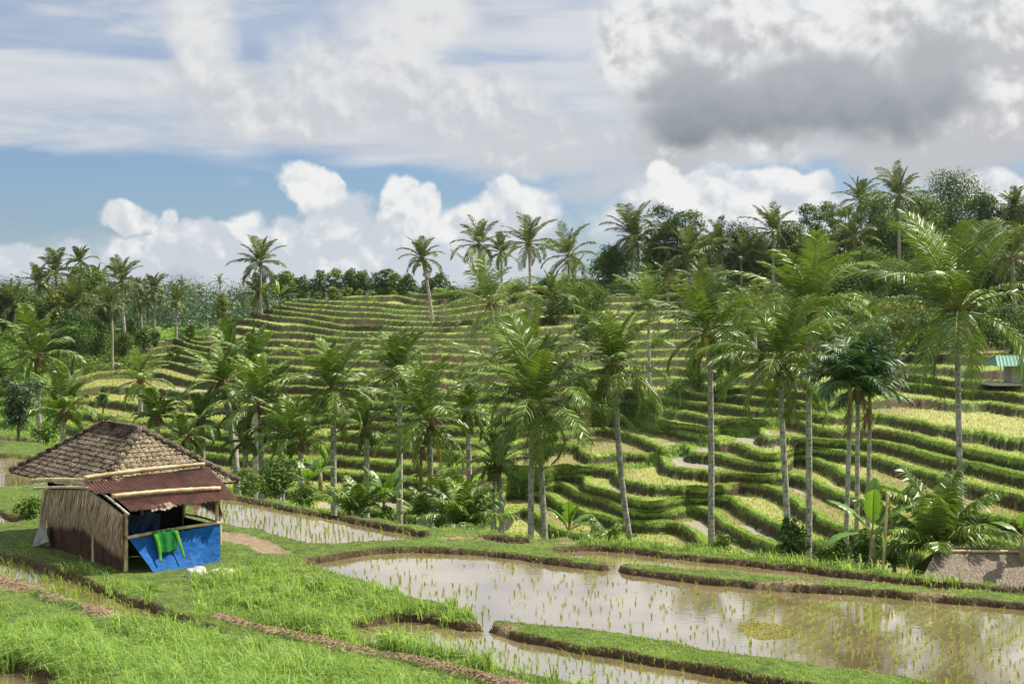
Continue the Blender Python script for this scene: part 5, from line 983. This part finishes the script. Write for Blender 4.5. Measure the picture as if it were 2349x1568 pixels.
M_bank = leafmat('bank_weed', (.045, .065, .012), (.13, .15, .04), .7, .2, .2, 1); o = blades('bank_weeds', P3, rng.uniform(.06, .15, len(P3)), .025+.0003*P3[:, 1], M_bank, 1., 10, .6); tag(o, 'darker weeds hanging on the earth faces of the terraces', 'weeds', kind='stuff')
gm_ = vis & (green > .5) & (gy > crest(gx)+4); P3, hx, hy = hillpts(gm_, 45000, 8); o = blades('ravine_grass', P3, rng.uniform(.2, .6, len(P3)), .04+.0004*P3[:, 1], M_grass, .8, 12, .6); tag(o, 'rough grass in the ravine and on unfarmed slopes', 'grass', kind='stuff')
# rice seedlings in rows, foreground
pts, hs = [], []
def rows_in(poly, sp, ang, z, seed, jit=.03, dens=None, hr=(.12, .24), near=0):
    r = np.random.RandomState(seed); c = poly.mean(0); mn, mx = poly.min(0), poly.max(0); Rr = np.linalg.norm(mx-mn)/2+1; ca, sa = math.cos(ang), math.sin(ang)
    a, b = np.meshgrid(np.arange(-Rr, Rr, sp), np.arange(-Rr, Rr, sp*1.35)); a = a.ravel()+r.normal(0, jit, a.size); b = b.ravel()+r.normal(0, jit*1.2, b.size); px, py = c[0]+a*ca-b*sa, c[1]+a*sa+b*ca
    ok = (px > mn[0]) & (px < mx[0]) & (py > mn[1]) & (py < mx[1]); px, py = px[ok], py[ok]; ix = CX+F*px/py; ok = (ix > -120) & (ix < 2480) & (py > 26); px, py, ix = px[ok], py[ok], ix[ok]; sd = sdist(px, py, poly); ok = sd < -.12; px, py, ix = px[ok], py[ok], ix[ok]
    if dens is not None: ok = r.rand(len(px)) < dens(ix, px, py); px, py, ix = px[ok], py[ok], ix[ok]
    for X_q, Y_q in zip(px, py):
        k = r.randint(3, 7); pts.append(np.column_stack([X_q+r.normal(0, .014, k), Y_q+r.normal(0, .014, k), np.full(k, z-.02)])); hs.append(r.uniform(*hr)*r.uniform(.6, 1.1, k))
dm = lambda ix, px, py: np.clip(.35+.6*sstep(ix, 1500, 2000), 0, 1)*(.6+.4*(fbm(px, py, 71) > .42))
rows_in(WP['main'], .27, .95, ZW, 1, dens=dm); rows_in(WP['near'], .27, .9, ZW, 2, dens=lambda ix, a, b: .85+0*ix); rows_in(WP['upper'], .30, .95, ZW, 3, hr=(.12, .22), dens=lambda ix, a, b: .5+0*ix); rows_in(WP['back'], .34, .5, ZW, 4, hr=(.16, .32), dens=lambda ix, a, b: .75+0*ix)
rows_in(WP['left'], .4, .5, ZW, 5, hr=(.12, .2), dens=lambda ix, a, b: .5+0*ix); rows_in(WP['ditch'], .2, .6, ZW, 6, hr=(.15, .32)); rows_in(WP['corner'], .3, .5, ZW, 7, hr=(.3, .5), dens=lambda ix, a, b: .5+0*ix); rows_in(WP['small'], .3, .5, ZW, 8)
Pc = np.concatenate(pts); hc = np.concatenate(hs); o = blades('rice_seedlings', Pc, hc, .010+.0003*Pc[:, 1], M_seed, .55, 15, .5); tag(o, 'pale green rice seedlings set in rows in the flooded fields', 'rice seedlings', kind='stuff')
# rice on the terraces
fm = vis & (field > .5) & (green < .4) & (wet < .5); P3, hx, hy = hillpts(fm, 60000, 16); ok = P3[:, 1] < 210; P3 = P3[ok]; sp = .42
a_ = .95; ca, sa = math.cos(a_), math.sin(a_); q1 = P3[:, 0]*ca+P3[:, 1]*sa; q2 = -P3[:, 0]*sa+P3[:, 1]*ca; q1r = np.round(q1/sp)*sp; P3[:, 0] += (q1r-q1)*ca; P3[:, 1] += (q1r-q1)*sa
P3 = P3+rng.normal(0, .03, P3.shape)*[1, 1, 0]
o = blades('terrace_rice', P3, rng.uniform(.14, .30, len(P3)), .022+.0003*P3[:, 1], M_sedd, .5, 17, .4); tag(o, 'young yellowish rice growing on the terrace fields', 'rice seedlings', kind='stuff')
# floating weed and leaf litter on the water
def flecks(name, P, s, m, seed, flat=.15):
    r = np.random.RandomState(seed); n = len(P); a = r.uniform(0, 6.28, n); u1 = np.stack([np.cos(a), np.sin(a), r.normal(0, flat, n)], -1); u2 = np.stack([-np.sin(a), np.cos(a), r.normal(0, flat, n)], -1); sz = (s*r.uniform(.5, 1.5, n))[:, None]
    V = np.stack([P-u1*sz, P+u2*sz*.45, P+u1*sz, P-u2*sz*.45], 1).reshape(-1, 3); k = np.arange(n)[:, None]*4; g = G(); g.add(V, k+[[0, 1, 2, 3]], var=np.repeat(r.rand(n), 4)); return g.build(name, m)
c0 = PG(1757, 1446, ZW); r = np.random.RandomState(9); n = 2600; a = r.uniform(0, 6.28, n); q = np.sqrt(r.rand(n))*(.7+.5*fbm(np.cos(a)*2+5, np.sin(a)*2+5, 3)); P4 = c0+np.column_stack([np.cos(a)*q*.62, np.sin(a)*q*1.0, .004+.012*r.rand(n)])
tag(flecks('floating_weed_mat', P4, .028, M_mat, 1), 'round mat of brown green weed floating on the widest flooded field', 'floating weed', kind='stuff')
pl = []
for k, n in (('main', 700), ('near', 220), ('upper', 160)):
    q = WP[k]; mn, mx = q.min(0), q.max(0); a = r.uniform(mn[0], mx[0], n*4); b = r.uniform(mn[1], mx[1], n*4); s_ = sdist(a, b, q); ok = (s_ < -.05); a, b = a[ok], b[ok]
    for X_q, Y_q in list(zip(a, b))[:n//4]:
        m_ = r.randint(2, 12); pl.append(np.column_stack([X_q+r.normal(0, .10, m_), Y_q+r.normal(0, .10, m_), np.full(m_, ZW+.006)]))
    # scum along the far edges
    n2 = 5000; a = r.uniform(mn[0], mx[0], n2*3); b = r.uniform(mn[1], mx[1], n2*3); s_ = sdist(a, b, q); ok = (s_ < -.0) & (s_ > -.55*fbm(a*.8, b*.8, 81)) & (fbm(a*1.5, b*1.5, 83) > .45); a, b = a[ok][:n2], b[ok][:n2]; pl.append(np.column_stack([a, b, np.full(len(a), ZW+.007)]))
tag(flecks('floating_litter', np.concatenate(pl), .026, M_mat, 2), 'bits of leaf and weed floating on the flooded fields', 'floating litter', kind='stuff')
x, y, P5, st, sd, pa = fore(300000, -150, 2450, 1225, 1700, 91); ok = (sd > .0) & (rng.rand(len(x)) < st*.9); P5 = P5[ok]+[0, 0, .02]
tag(flecks('dry_straw', P5, .032, M_lit, 3, .35), 'dry cut grass lying on the muddy ridges', 'straw', kind='stuff')
# ---------------------------------------------------------------- air
hz = D.materials.new('haze_air'); hz.use_nodes = True; hz.node_tree.nodes.clear(); pv = hz.node_tree.nodes.new('ShaderNodeVolumePrincipled')
pv.inputs['Color'].default_value = (.86, .92, 1, 1); pv.inputs['Density'].default_value = .00004; pv.inputs['Anisotropy'].default_value = .3
ho = hz.node_tree.nodes.new('ShaderNodeOutputMaterial'); hz.node_tree.links.new(pv.outputs[0], ho.inputs['Volume'])
g = G(); V, Q = box((0, 3000, 10), (9000, 7000, 90)); g.add(V, Q); o = g.build('haze', hz); tag(o, 'thin bluish air over the far woodland', 'haze', kind='stuff')
